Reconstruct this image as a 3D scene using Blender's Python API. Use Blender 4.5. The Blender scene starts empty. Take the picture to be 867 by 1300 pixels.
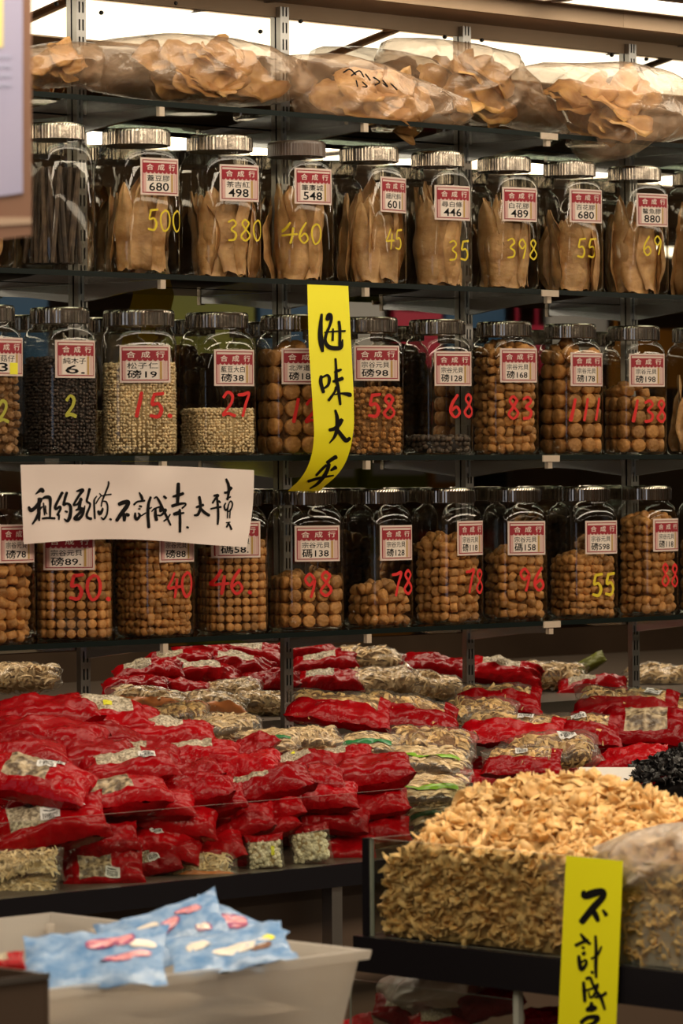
import bpy, math, random
import numpy as np
from mathutils import Vector, Matrix, noise
random.seed(7)
SC = bpy.context.scene
COL = SC.collection
# ------------------------------------------------------------------ camera
FPX, W, H = 5000.0, 867, 1300
CX, CY = W / 2, H / 2
TH = math.atan(FPX / 5147.0)
PITCH, ROLL = math.radians(0.58), math.radians(0.36)
Z0 = 7.66
DW = Z0 * math.cos(TH)
CAM = Vector((-DW * math.tan(TH), -DW, 1.5))
F0 = Vector((math.sin(TH), math.cos(TH), 0)); R0 = Vector((math.cos(TH), -math.sin(TH), 0)); UPZ = Vector((0, 0, 1))
FW = F0 * math.cos(PITCH) - UPZ * math.sin(PITCH)
UP0 = UPZ * math.cos(PITCH) + F0 * math.sin(PITCH)
RT = R0 * math.cos(ROLL) - UP0 * math.sin(ROLL)
UP = UP0 * math.cos(ROLL) + R0 * math.sin(ROLL)
cd = bpy.data.cameras.new('camera'); cam = bpy.data.objects.new('camera', cd); COL.objects.link(cam)
cd.sensor_fit = 'HORIZONTAL'; cd.sensor_width = 36; cd.lens = FPX / W * 36
cam.matrix_world = Matrix(((RT.x, UP.x, -FW.x, CAM.x), (RT.y, UP.y, -FW.y, CAM.y), (RT.z, UP.z, -FW.z, CAM.z), (0, 0, 0, 1)))
cd.clip_start = .05; cd.clip_end = 100
cd.dof.use_dof = True; cd.dof.focus_distance = 7.4; cd.dof.aperture_fstop = 14.0
SC.camera = cam
# ------------------------------------------------------------------ world, exposure
wd = bpy.data.worlds.new('world'); SC.world = wd; wd.use_nodes = True
wd.node_tree.nodes['Background'].inputs[0].default_value = (.74, .82, 1, 1)
wd.node_tree.nodes['Background'].inputs[1].default_value = 1.1
vs = SC.view_settings
vs.view_transform = 'Standard'; vs.look = 'None'; vs.gamma = 1; vs.use_curve_mapping = False
vs.exposure = -0.28
LAMP = 12.0            # radiance of the ceiling diffusers
cy_ = SC.cycles
cy_.max_bounces = 14; cy_.diffuse_bounces = 4; cy_.glossy_bounces = 6; cy_.transmission_bounces = 8
cy_.transparent_max_bounces = 40; cy_.caustics_reflective = False; cy_.caustics_refractive = False
cy_.use_denoising = True; cy_.sample_clamp_indirect = 4.0

def ray(px, py):
    return FW * FPX + RT * (px - CX) - UP * (py - CY)
def at(px, py, Y):
    d = ray(px, py); return CAM + d * ((Y - CAM.y) / d.y)
def atz(px, py, Z):
    d = ray(px, py); return CAM + d * ((Z - CAM.z) / d.z)
def atp(px, py, P, n):
    d = ray(px, py); return CAM + d * ((P - CAM).dot(n) / d.dot(n))
def depth(p): return (p - CAM).dot(FW)
def proj(p):
    v = p - CAM; z = v.dot(FW)
    return CX + FPX * v.dot(RT) / z, CY - FPX * v.dot(UP) / z

# ------------------------------------------------------------------ materials
MATS = {}
def newmat(name):
    m = bpy.data.materials.new(name); m.use_nodes = True; nt = m.node_tree
    for n in list(nt.nodes): nt.nodes.remove(n)
    out = nt.nodes.new('ShaderNodeOutputMaterial'); MATS[name] = m
    return m, nt, out
def N(nt, t, **kw):
    n = nt.nodes.new(t)
    for k, v in kw.items():
        if isinstance(k, str) and hasattr(n, k) and k not in n.inputs: setattr(n, k, v)
        else: n.inputs[k].default_value = v
    return n
def c4(c): return (c[0], c[1], c[2], 1)
def mat(name, col, rough=.5, metal=0, col2=None, nscale=20, bump=0, bscale=60, coat=0, island=0, sss=0, spec=.5, detail=4, objrand=0, wave=None):
    m, nt, out = newmat(name)
    b = N(nt, 'ShaderNodeBsdfPrincipled'); nt.links.new(b.outputs[0], out.inputs[0])
    b.inputs['Roughness'].default_value = rough; b.inputs['Metallic'].default_value = metal
    b.inputs['Coat Weight'].default_value = coat; b.inputs['Specular IOR Level'].default_value = spec
    b.inputs['Coat Roughness'].default_value = .12
    if sss:
        b.inputs['Subsurface Weight'].default_value = sss; b.inputs['Subsurface Radius'].default_value = (.01, .005, .002)
    tc = N(nt, 'ShaderNodeTexCoord')
    src = None
    if col2 is not None:
        nz = N(nt, 'ShaderNodeTexNoise'); nz.inputs['Scale'].default_value = nscale; nz.inputs['Detail'].default_value = detail
        nt.links.new(tc.outputs['Object'], nz.inputs['Vector'])
        rp = N(nt, 'ShaderNodeValToRGB'); rp.color_ramp.elements[0].position = .35; rp.color_ramp.elements[1].position = .65
        rp.color_ramp.elements[0].color = c4(col); rp.color_ramp.elements[1].color = c4(col2)
        nt.links.new(nz.outputs[0], rp.inputs[0]); src = rp.outputs[0]
    if island or objrand:
        hs = N(nt, 'ShaderNodeHueSaturation')
        if src is None:
            hs.inputs['Color'].default_value = c4(col)
        else: nt.links.new(src, hs.inputs['Color'])
        g = N(nt, 'ShaderNodeNewGeometry'); oi = N(nt, 'ShaderNodeObjectInfo')
        ad = N(nt, 'ShaderNodeMath', operation='ADD'); nt.links.new(g.outputs['Random Per Island'], ad.inputs[0]); nt.links.new(oi.outputs['Random'], ad.inputs[1])
        fr = N(nt, 'ShaderNodeMath', operation='FRACT'); nt.links.new(ad.outputs[0], fr.inputs[0])
        k = max(island, objrand)
        mr = N(nt, 'ShaderNodeMapRange'); mr.inputs[3].default_value = 1 - k; mr.inputs[4].default_value = 1 + k
        nt.links.new(fr.outputs[0], mr.inputs[0]); nt.links.new(mr.outputs[0], hs.inputs['Value'])
        src = hs.outputs[0]
    if src is None: b.inputs['Base Color'].default_value = c4(col)
    else: nt.links.new(src, b.inputs['Base Color'])
    if bump:
        nb = N(nt, 'ShaderNodeTexNoise'); nb.inputs['Scale'].default_value = bscale; nb.inputs['Detail'].default_value = 3
        nt.links.new(tc.outputs['Object'], nb.inputs['Vector'])
        bp = N(nt, 'ShaderNodeBump'); bp.inputs['Strength'].default_value = bump; bp.inputs['Distance'].default_value = .01
        nt.links.new(nb.outputs[0], bp.inputs['Height']); nt.links.new(bp.outputs[0], b.inputs['Normal'])
    return m
def schlick(nt, ior, normal=None):
    f0 = ((ior - 1) / (ior + 1)) ** 2
    lw = N(nt, 'ShaderNodeLayerWeight'); lw.inputs['Blend'].default_value = .5
    if normal is not None: nt.links.new(normal, lw.inputs['Normal'])
    p = N(nt, 'ShaderNodeMath', operation='POWER'); nt.links.new(lw.outputs['Facing'], p.inputs[0]); p.inputs[1].default_value = 5
    m = N(nt, 'ShaderNodeMath', operation='MULTIPLY_ADD'); nt.links.new(p.outputs[0], m.inputs[0]); m.inputs[1].default_value = 1 - f0; m.inputs[2].default_value = f0
    return m
def glassmat(name, tint, edge, ior=1.45, rough=.02, gl=(1, 1, 1)):
    m, nt, out = newmat(name)
    lw = N(nt, 'ShaderNodeLayerWeight'); lw.inputs['Blend'].default_value = .35
    mx = N(nt, 'ShaderNodeMix', data_type='RGBA'); mx.inputs[6].default_value = c4(tint); mx.inputs[7].default_value = c4(edge)
    nt.links.new(lw.outputs['Facing'], mx.inputs[0])
    tr = N(nt, 'ShaderNodeBsdfTransparent'); nt.links.new(mx.outputs[2], tr.inputs[0])
    gs = N(nt, 'ShaderNodeBsdfGlossy'); gs.inputs['Roughness'].default_value = rough; gs.inputs['Color'].default_value = c4(gl)
    fr = schlick(nt, ior)
    ms = N(nt, 'ShaderNodeMixShader'); nt.links.new(fr.outputs[0], ms.inputs[0]); nt.links.new(tr.outputs[0], ms.inputs[1]); nt.links.new(gs.outputs[0], ms.inputs[2])
    nt.links.new(ms.outputs[0], out.inputs[0]); return m
def filmmat(name, tint, haze=.1, hazecol=(.8, .75, .7), bscale=25, bump=.6, gloss=.12, rough=.18, ior=1.4):
    m, nt, out = newmat(name)
    tc = N(nt, 'ShaderNodeTexCoord'); nb = N(nt, 'ShaderNodeTexNoise'); nb.inputs['Scale'].default_value = bscale; nb.inputs['Detail'].default_value = 2
    nb.inputs['Distortion'].default_value = 1.0
    nt.links.new(tc.outputs['Object'], nb.inputs['Vector'])
    bp = N(nt, 'ShaderNodeBump'); bp.inputs['Strength'].default_value = bump; bp.inputs['Distance'].default_value = .004; nt.links.new(nb.outputs[0], bp.inputs['Height'])
    tr = N(nt, 'ShaderNodeBsdfTransparent'); tr.inputs[0].default_value = c4(tint)
    gs = N(nt, 'ShaderNodeBsdfGlossy'); gs.inputs['Roughness'].default_value = rough; nt.links.new(bp.outputs[0], gs.inputs['Normal'])
    df = N(nt, 'ShaderNodeBsdfDiffuse'); df.inputs[0].default_value = c4(hazecol); nt.links.new(bp.outputs[0], df.inputs['Normal'])
    m1 = N(nt, 'ShaderNodeMixShader'); m1.inputs[0].default_value = haze; nt.links.new(tr.outputs[0], m1.inputs[1]); nt.links.new(df.outputs[0], m1.inputs[2])
    fr = schlick(nt, ior, bp.outputs[0])
    ad = N(nt, 'ShaderNodeMath', operation='ADD'); ad.use_clamp = True; ad.inputs[1].default_value = gloss; nt.links.new(fr.outputs[0], ad.inputs[0])
    m2 = N(nt, 'ShaderNodeMixShader'); nt.links.new(ad.outputs[0], m2.inputs[0]); nt.links.new(m1.outputs[0], m2.inputs[1]); nt.links.new(gs.outputs[0], m2.inputs[2])
    nt.links.new(m2.outputs[0], out.inputs[0]); return m
def emit(name, col, s):
    m, nt, out = newmat(name); e = N(nt, 'ShaderNodeEmission'); e.inputs[0].default_value = c4(col); e.inputs[1].default_value = s
    nt.links.new(e.outputs[0], out.inputs[0]); return m

mat('ceiling', (.42, .30, .20), .8, col2=(.36, .25, .16), nscale=3)
mat('wall', (.10, .065, .04), .7, col2=(.14, .09, .055), nscale=2)
mat('wall_far', (.16, .10, .06), .6, col2=(.10, .06, .035), nscale=2)
mat('floor', (.12, .10, .085), .35, col2=(.08, .065, .055), nscale=4)
mat('trim', (.18, .13, .09), .5)
emit('diffuser', (1, .84, .62), LAMP)
emit('diffuser_fill', (1, .84, .62), LAMP * .55)
emit('diffuser_far_fill', (1, .84, .62), LAMP * .55)
emit('diffuser_main', (1, .84, .62), LAMP * 1.25)
emit('diffuser_strip', (1, .86, .66), LAMP * .7)
emit('diffuser_cornice', (1, .88, .68), LAMP * .34)
mat('fixture', (.55, .48, .40), .4)
m, nt, out = newmat('mirror'); g = N(nt, 'ShaderNodeBsdfGlossy'); g.inputs['Color'].default_value = (.66, .66, .62, 1); g.inputs['Roughness'].default_value = .015; nt.links.new(g.outputs[0], out.inputs[0])
mat('steel', (.42, .40, .38), .32, 1)
mat('bracket_steel', (.62, .66, .72), .22, 1)
mat('black_screw', (.015, .012, .01), .5)
mat('cap_beige', (.52, .42, .32), .5)
mat('chrome', (.38, .33, .28), .15, 1, bump=.05, bscale=30)
mat('lid_brown', (.10, .06, .045), .3, 0, coat=.4)
glassmat('shelf_glass', (.86, .92, .88), (.45, .52, .48))
mat('shelf_edge', (.004, .008, .007), .35, spec=.15)
glassmat('jar_glass', (.97, .97, .945), (.50, .49, .45), 1.5)
glassmat('pane_glass', (.94, .955, .93), (.7, .74, .7), 1.5)
mat('pane_edge', (.35, .36, .32), .2)
mat('paper_label', (.68, .54, .47), .6)
mat('print_red', (.29, .005, .016), .5)
mat('print_dkred', (.33, .012, .02), .5)
mat('print_gold', (.45, .27, .06), .5)
mat('print_pink', (.62, .36, .32), .5)
mat('print_white', (.78, .68, .60), .5)
mat('ink', (.008, .007, .007), .8, spec=.1)
mat('marker_red', (.64, .010, .008), .6)
mat('marker_yellow', (.66, .50, .012), .6)
mat('marker_olive', (.38, .36, .03), .45)
mat('tag_yellow', (.85, .78, .02), .5)
mat('maw', (.38, .185, .062), .42, col2=(.72, .43, .19), nscale=22, bump=.25, bscale=70, sss=.25, objrand=.16)
mat('maw_pale', (.66, .38, .13), .45, col2=(.44, .21, .06), nscale=22, bump=.3, bscale=60, sss=.25, objrand=.14)
mat('scallop', (.40, .17, .042), .55, col2=(.58, .28, .085), nscale=90, bump=.3, bscale=160, island=.32, objrand=.3)
mat('scallop_dark', (.36, .165, .05), .55, col2=(.50, .26, .09), nscale=90, bump=.3, bscale=160, island=.35)
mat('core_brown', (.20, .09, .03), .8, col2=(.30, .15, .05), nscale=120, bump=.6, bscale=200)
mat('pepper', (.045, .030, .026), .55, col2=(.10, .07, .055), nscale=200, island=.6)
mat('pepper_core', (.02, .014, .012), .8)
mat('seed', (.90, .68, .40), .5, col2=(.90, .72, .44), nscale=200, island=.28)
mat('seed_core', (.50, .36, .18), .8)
mat('dark_herb', (.055, .035, .026), .6, col2=(.12, .08, .05), nscale=60, island=.5, objrand=.4)
mat('mushroom_bits', (.20, .10, .04), .6, col2=(.38, .2, .08), nscale=60, island=.45)
mat('yellow_paper', (.86, .78, .004), .55)
mat('yellow_paper_b', (.88, .84, .004), .55)
mat('white_paper', (.80, .69, .64), .65, col2=(.76, .65, .60), nscale=8)
mat('board_brown', (.20, .10, .062), .7)
mat('board_paper', (.31, .30, .46), .7, col2=(.35, .33, .48), nscale=6)
mat('board_line', (.33, .34, .5), .7)
mat('board_yellow', (.70, .60, .25), .7)
mat('tape', (.42, .30, .22), .3)
mat('red_film', (.31, .001, .004), .2, coat=0, spec=.22, bump=.4, bscale=55, objrand=.25)
mat('window_seed', (.24, .19, .12), .3, col2=(.72, .62, .46), nscale=230, bump=.5, bscale=230, coat=.2, detail=1)
mat('window_grey', (.18, .14, .09), .3, col2=(.62, .53, .37), nscale=200, bump=.5, bscale=200, coat=.2, detail=1)
mat('window_nut', (.10, .06, .03), .3, col2=(.58, .45, .28), nscale=95, bump=.5, bscale=95, coat=.2, detail=1)
filmmat('clear_film', (.97, .955, .93), .06, (.76, .68, .56), bscale=30, gloss=.012, rough=.22)
filmmat('bag_film', (.97, .92, .86), .30, (.66, .44, .28), bscale=26, bump=1, gloss=.02, rough=.2, ior=1.5)
filmmat('white_film', (.86, .84, .80), .45, (.66, .58, .50), bscale=30, bump=1, gloss=.03, rough=.3)
mat('slice', (.60, .37, .12), .5, col2=(.78, .55, .26), nscale=60, island=.4)
mat('noodle', (.78, .59, .33), .5, island=.25)
mat('noodle_orange', (.62, .20, .05), .4, island=.25)
mat('bean', (.86, .78, .58), .45, island=.2)
mat('green_band', (.22, .46, .02), .35, coat=.4)
mat('green_dark', (.01, .19, .05), .35, coat=.4)
mat('white_label', (.78, .76, .74), .4)
mat('card', (.70, .66, .62), .5)
mat('yellow_tag', (.75, .72, .02), .5)
mat('black_gloss', (.008, .007, .009), .3, spec=.2)
mat('black_panel', (.022, .016, .012), .45)
mat('counter_top', (.08, .06, .045), .4)
mat('counter_brown', (.07, .042, .026), .5)
mat('lily', (.76, .50, .22), .5, col2=(.70, .42, .15), nscale=60, island=.15, objrand=.15)
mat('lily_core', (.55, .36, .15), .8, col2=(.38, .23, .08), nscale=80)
mat('fungus', (.012, .010, .010), .35, island=.3)
mat('blue_pack', (.11, .24, .47), .3, col2=(.26, .38, .58), nscale=60, coat=.1, bump=.2)
mat('pack_pink', (.72, .30, .33), .35, coat=.4)
mat('pack_purple', (.28, .04, .16), .35, coat=.4)
mat('pack_cream', (.74, .66, .58), .35, coat=.4)
mat('tub_goods', (.46, .38, .30), .6, col2=(.62, .56, .50), nscale=14)
mat('sign_green', (.13, .14, .01), .5); mat('sign_blue', (.02, .07, .16), .4); mat('sign_pink', (.35, .015, .05), .4)
mat('sign_white', (.36, .35, .36), .4); mat('sign_orange', (.34, .14, .02), .4)
m, nt, out = newmat('tub_plastic')
tr = N(nt, 'ShaderNodeBsdfTransparent'); tr.inputs[0].default_value = (.9, .88, .85, 1)
tl = N(nt, 'ShaderNodeBsdfTranslucent'); tl.inputs[0].default_value = (.88, .82, .75, 1)
df = N(nt, 'ShaderNodeBsdfPrincipled'); df.inputs['Base Color'].default_value = (.86, .83, .80, 1); df.inputs['Roughness'].default_value = .3
a_ = N(nt, 'ShaderNodeMixShader'); a_.inputs[0].default_value = .5; nt.links.new(df.outputs[0], a_.inputs[1]); nt.links.new(tl.outputs[0], a_.inputs[2])
b_ = N(nt, 'ShaderNodeMixShader'); b_.inputs[0].default_value = .55; nt.links.new(tr.outputs[0], b_.inputs[1]); nt.links.new(a_.outputs[0], b_.inputs[2])
nt.links.new(b_.outputs[0], out.inputs[0])

# ------------------------------------------------------------------ mesh helpers
class MB:
    def __init__(s): s.v = []; s.f = []; s.m = []
    def add(s, v, f, m=0):
        o = len(s.v); s.v += [tuple(p) for p in v]; s.f += [tuple(i + o for i in q) for q in f]; s.m += [m] * len(f); return s
    def box(s, x0, x1, y0, y1, z0, z1, m=0):
        v = [(x, y, z) for x in (x0, x1) for y in (y0, y1) for z in (z0, z1)]
        return s.add(v, [(0, 1, 3, 2), (4, 6, 7, 5), (0, 4, 5, 1), (2, 3, 7, 6), (0, 2, 6, 4), (1, 5, 7, 3)], m)
    def obox(s, P, du, dv, dw, m=0):
        P = Vector(P); v = [P + du * a + dv * b + dw * c for a in (0, 1) for b in (0, 1) for c in (0, 1)]
        return s.add(v, [(0, 1, 3, 2), (4, 6, 7, 5), (0, 4, 5, 1), (2, 3, 7, 6), (0, 2, 6, 4), (1, 5, 7, 3)], m)
    def grid(s, fn, nu, nv, m=0, mfn=None):
        o = len(s.v)
        for j in range(nv + 1):
            for i in range(nu + 1): s.v.append(tuple(fn(i / nu, j / nv)))
        for j in range(nv):
            for i in range(nu):
                a = o + j * (nu + 1) + i; s.f.append((a, a + 1, a + nu + 2, a + nu + 1)); s.m.append(mfn(i / nu, j / nv) if mfn else m)
        return s
    def mesh(s, name, mats, smooth=False):
        me = bpy.data.meshes.new(name); me.from_pydata(s.v, [], s.f)
        for k in mats: me.materials.append(MATS[k])
        if any(s.m): me.polygons.foreach_set('material_index', s.m)
        if smooth: me.polygons.foreach_set('use_smooth', [True] * len(s.f))
        me.update(); return me
    def build(s, name, mats, parent=None, smooth=False, loc=None):
        if isinstance(mats, str): mats = [mats]
        return link(name, s.mesh(name, mats, smooth), parent, loc)
def link(name, me, parent=None, loc=None):
    o = bpy.data.objects.new(name, me); COL.objects.link(o)
    if parent is not None: o.parent = parent
    if loc is not None: o.location = loc
    return o
def tag(o, label, cat, group=None, kind=None):
    o['label'] = label
    if cat: o['category'] = cat
    if group: o['group'] = group
    if kind: o['kind'] = kind
    return o
def struct(o, label=None):
    o['kind'] = 'structure'
    if label: o['label'] = label
    return o
def empty(name, loc, rz=0):
    o = bpy.data.objects.new(name, None); o.empty_display_size = .02; COL.objects.link(o); o.location = loc; o.rotation_euler = (0, 0, rz); return o
def np_mesh(name, V, Fq, mats, smooth=False):
    me = bpy.data.meshes.new(name)
    me.from_pydata(V.tolist(), [], Fq.tolist())
    for k in ([mats] if isinstance(mats, str) else mats): me.materials.append(MATS[k])
    if smooth: me.polygons.foreach_set('use_smooth', [True] * len(Fq))
    me.update(); return me
def inst(bv, bf, Ms):
    """join transformed copies of a quad/tri base into arrays"""
    bv = np.asarray(bv); bf = np.asarray(bf); V = []; Fq = []
    for k, M in enumerate(Ms):
        A = np.array(M); V.append(bv @ A[:3, :3].T + A[:3, 3]); Fq.append(bf + k * len(bv))
    return np.concatenate(V), np.concatenate(Fq)
def rot_rand(): 
    return Matrix.Rotation(random.uniform(0, 6.28), 3, Vector((random.gauss(0, 1), random.gauss(0, 1), random.gauss(0, 1))).normalized())
def M4(loc, R, s=1):
    return Matrix.Translation(loc) @ R.to_4x4() @ (Matrix.Diagonal((s, s, s, 1)) if not isinstance(s, tuple) else Matrix.Diagonal((*s, 1)))
def frame(n, twist=0):
    """rotation taking +Z to n"""
    q = Vector((0, 0, 1)).rotation_difference(Vector(n).normalized()).to_matrix()
    return q @ Matrix.Rotation(twist, 3, 'Z')

# brush strokes: [(x, y, w), ...] -> ribbon mesh in 2D
def catmull(P, n=6):
    if len(P) < 3:
        a, b = np.array(P[0], float), np.array(P[-1], float); return [a + (b - a) * t for t in np.linspace(0, 1, 4)]
    P = [np.array(p, float) for p in P]; Q = [2 * P[0] - P[1]] + P + [2 * P[-1] - P[-2]]; out = []
    for i in range(1, len(Q) - 2):
        for k in range(n):
            t = k / n; a, b, c, d = Q[i - 1:i + 3]
            out.append(.5 * ((2 * b) + (c - a) * t + (2 * a - 5 * b + 4 * c - d) * t * t + (3 * b - a - 3 * c + d) * t ** 3))
    out.append(P[-1]); return out
def stroke(mb, P, mapf, m=0, lift=None):
    C = catmull(P); n = len(C); L = []; Rr = []
    for i, p in enumerate(C):
        d = C[min(i + 1, n - 1)][:2] - C[max(i - 1, 0)][:2]; l = np.hypot(*d) or 1; d = d / l; nn = np.array((-d[1], d[0])); w = max(p[2], 1e-6) / 2
        if i == 0: L.append(p[:2] - d * w * .5 + nn * w * .5); Rr.append(p[:2] - d * w * .5 - nn * w * .5)
        L.append(p[:2] + nn * w); Rr.append(p[:2] - nn * w)
        if i == n - 1: L.append(p[:2] + d * w * .5 + nn * w * .5); Rr.append(p[:2] + d * w * .5 - nn * w * .5)
    v = [mapf(q[0], q[1]) for q in L] + [mapf(q[0], q[1]) for q in Rr]; k = len(L)
    mb.add(v, [(i, i + 1, k + i + 1, k + i) for i in range(k - 1)], m)

TEXTS = {}
def text2d(s, off=0):
    """triangulated glyphs of a string, scaled to height 1"""
    if (s, off) in TEXTS: return TEXTS[(s, off)]
    cu = bpy.data.curves.new('glyphs', 'FONT'); cu.body = s; cu.resolution_u = 2; cu.offset = off
    ob = bpy.data.objects.new('glyphs', cu); COL.objects.link(ob)
    me = ob.evaluated_get(bpy.context.evaluated_depsgraph_get()).to_mesh()
    v = [(p.co.x, p.co.y) for p in me.vertices]; f = [tuple(p.vertices) for p in me.polygons]
    ob.evaluated_get(bpy.context.evaluated_depsgraph_get()).to_mesh_clear()
    bpy.data.objects.remove(ob); bpy.data.curves.remove(cu)
    xs = [p[0] for p in v]; ys = [p[1] for p in v]
    TEXTS[(s, off)] = (v, f, min(xs), max(xs), min(ys), max(ys)); return TEXTS[(s, off)]
def put_text(mb, s, x0, x1, y0, y1, mapf, m=0, off=.006):
    v, f, a, b, c, d = text2d(s, off)
    mb.add([mapf(x0 + (x - a) / (b - a) * (x1 - x0), y0 + (y - c) / (d - c) * (y1 - y0)) for x, y in v], f, m)

# ------------------------------------------------------------------ setting
ZC = CAM.z + .90
YF = -.235                                    # front edge of the shelves
SHELF = [at(433, y, YF).z for y in (147, 357, 578, 800)]
XL, XR, YN, YB = -7.6, 9.0, -7.6, 3.2
struct(MB().box(XL, XR, YN, YB, -.05, 0).build('floor', 'floor'))
struct(MB().box(XL, XR, YN, YB, ZC, ZC + .05).build('ceiling', 'ceiling'))
for k, x in enumerate([-2.6, -1.4, -.2, 1.0, 2.2, 3.4, 4.6]):
    struct(MB().box(x, x + .010, YN, YB, ZC - .004, ZC - .0003).build('trim_%d' % (k + 1), 'trim'))
for k, y in enumerate([-6.3, -4.2, -3.0, -1.8, -.24]):
    struct(MB().box(XL, XR, y, y + .010, ZC - .004, ZC - .0003).build('trim_%d' % (k + 8), 'trim'))
struct(MB().box(XL, XR, YB - .05, YB, 0, ZC).build('wall_back', 'wall_far'))
struct(MB().box(XL, XR, YN, YN + .05, 0, ZC).build('wall_front', 'wall_far'))
struct(MB().box(XR - .05, XR, YN, YB, 0, ZC).build('wall_right', 'wall'))
mb = MB()
mb.box(XL, XL + .05, YN, -4.2, 0, ZC); mb.box(XL, XL + .05, -1.4, YB, 0, ZC); mb.box(XL, XL + .05, -4.2, -1.4, 2.25, ZC)
struct(mb.build('wall_left', 'wall'))
# partition carrying the mirror
struct(MB().box(-2.4, 3.2, .004, .05, SHELF[3] - .03, ZC).build('wall_partition', 'wall'))
tag(MB().box(-2.38, 3.18, -.001, .0035, SHELF[3] - .028, ZC - .03).build('wall_mirror', 'mirror'), 'large wall mirror behind the glass shelves of jars', 'mirror')

struct(MB().box(-2.4, 3.2, -.0015, .0035, ZC - .0295, ZC - .0005).build('trim_20', 'ceiling'))
def ceiling_light(x0, x1, y0, y1, label, group, mt='diffuser'):
    e = empty('ceiling_light', ((x0 + x1) / 2, (y0 + y1) / 2, ZC))
    a, b = (x1 - x0) / 2, (y1 - y0) / 2
    MB().box(-a, a, -b, b, -.008, -.0005).box(-a, a, -b, -b + .012, -.02, -.008).box(-a, a, b - .012, b, -.02, -.008).box(-a, -a + .012, -b + .012, b - .012, -.02, -.008).box(a - .012, a, -b + .012, b - .012, -.02, -.008).build('frame', 'fixture', e)
    MB().add([(-a + .012, -b + .012, -.016), (a - .012, -b + .012, -.016), (a - .012, b - .012, -.016), (-a + .012, b - .012, -.016)], [(3, 2, 1, 0)]).build('diffuser', mt, e)
    tag(e, label, 'ceiling light', group)
# cornice lights: a brown fascia towards the shop, the lit face slants towards the mirror
GX0, GX1 = at(452, 30, .30).x, at(800, 64, .30).x; PL = GX1 - GX0
def cornice_light(x0, x1, label):
    e = empty('cornice_light', ((x0 + x1) / 2, -.30, ZC)); a = (x1 - x0) / 2
    MB().box(-a - .0118, a + .0118, -.135, -.118, -.048, -.0005).build('fascia', 'ceiling', e)
    for x in (-a, a - .012):
        MB().add([(x + d, y, z) for d in (0, .012) for y, z in ((-.118, -.0005), (-.118, -.044), (.10, -.001), (.10, -.0005))], [(0, 1, 2, 3), (7, 6, 5, 4), (0, 4, 5, 1), (1, 5, 6, 2), (2, 6, 7, 3), (3, 7, 4, 0)]).build('end_plate', 'ceiling', e)
    MB().add([(-a + .012, -.118, -.045), (a - .012, -.118, -.045), (a - .012, .10, -.002), (-a + .012, .10, -.002)], [(3, 2, 1, 0)]).build('diffuser', 'diffuser_cornice', e)
    tag(e, label, 'cornice light', 'cornice lights above the shelves')
for k, nm in ((-2, 'leftmost'), (-1, 'left'), (0, 'middle'), (1, 'right'), (2, 'rightmost')):
    cornice_light(GX0 + k * PL + .012, GX0 + (k + 1) * PL - .012, '%s bright cornice light mirrored above the top shelf' % nm)
SX0 = at(700, 0, -.46).x
for k in range(-2, 3):
    ceiling_light(SX0 + 1.25 * k, SX0 + 1.25 * k + 1.23, -.62, -.46, 'narrow ceiling light strip running along the top right corner', 'narrow ceiling light strips', 'diffuser_strip')
for k in range(-1, 5):
    ceiling_light(-1.6 + 1.3 * k, -.4 + 1.3 * k, -2.55, -2.0, 'ceiling light panel over the aisle, glimpsed in the mirror above the upper jar lids', 'ceiling light panels over the counter', 'diffuser_main')
for k in range(4):
    ceiling_light(-2.4 + 2.4 * k, -.2 + 2.4 * k, -5.25, -4.75, 'added fill light panel far out over the shop floor', 'added fill panels farther out', 'diffuser_far_fill')  # weak unseen row, added as frontal fill for the shelves
for k in range(3):
    ceiling_light(-3.4, -2.9, -4.4 + 1.2 * k, -3.3 + 1.2 * k, 'added fill light panel over the aisle left of the picture', 'added fill panels over the aisle', 'diffuser_fill')  # out-of-view panels added to brighten bin front, its sign and jar sides
for k in range(2):
    ceiling_light(-6.6 + 2 * k, -4.9 + 2 * k, -6.6, -6.1, 'added fill light panel behind the viewer', 'added fill panels behind the viewer', 'diffuser_fill')  # extra panels put in to light the notice board from the viewer's side
for k in range(3):
    ceiling_light(-1.8 + 1.6 * k, -.3 + 1.6 * k, .55, .9, 'added fill light panel behind the mirror partition', 'added fill panels behind the mirror', 'diffuser')  # unseen lamps added so the packets on the rear counter are lit

# slotted rails
RAILX = [at(px, 600, -.006).x for px in (103, 361, 592, 802)]
railnames = ['leftmost slotted steel rail on the mirror, beside the hanging board', 'slotted steel rail on the mirror behind the long yellow paper strip', 'third slotted steel rail on the mirror from the left', 'rightmost slotted steel rail on the mirror']
for X, lb in zip(RAILX, railnames):
    z0 = 0.99; z1 = ZC - .01; e = empty('shelf_rail', (X, -.003, z0)); h = z1 - z0
    mb = MB(); hw = .0115
    for a, b in ((-hw, -.0062), (-.0024, .0024), (.0062, hw)): mb.box(a, b, -.012, -.009, 0, h)
    k = int(h / .032)
    for i in range(k + 1):
        zz = i * .032
        for a, b in ((-.0062, -.0024), (.0024, .0062)): mb.box(a, b, -.012, -.009, max(0, zz - .006), min(h, zz + .006))
    mb.box(-hw, -hw + .002, -.009, 0, 0, h); mb.box(hw - .002, hw, -.009, 0, 0, h)
    mb.build('channel', 'steel', e)
    MB().box(-hw + .002, hw - .002, -.004, 0, 0, h).build('channel_back', 'black_screw', e)
    tag(e, lb, 'rail')
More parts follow.
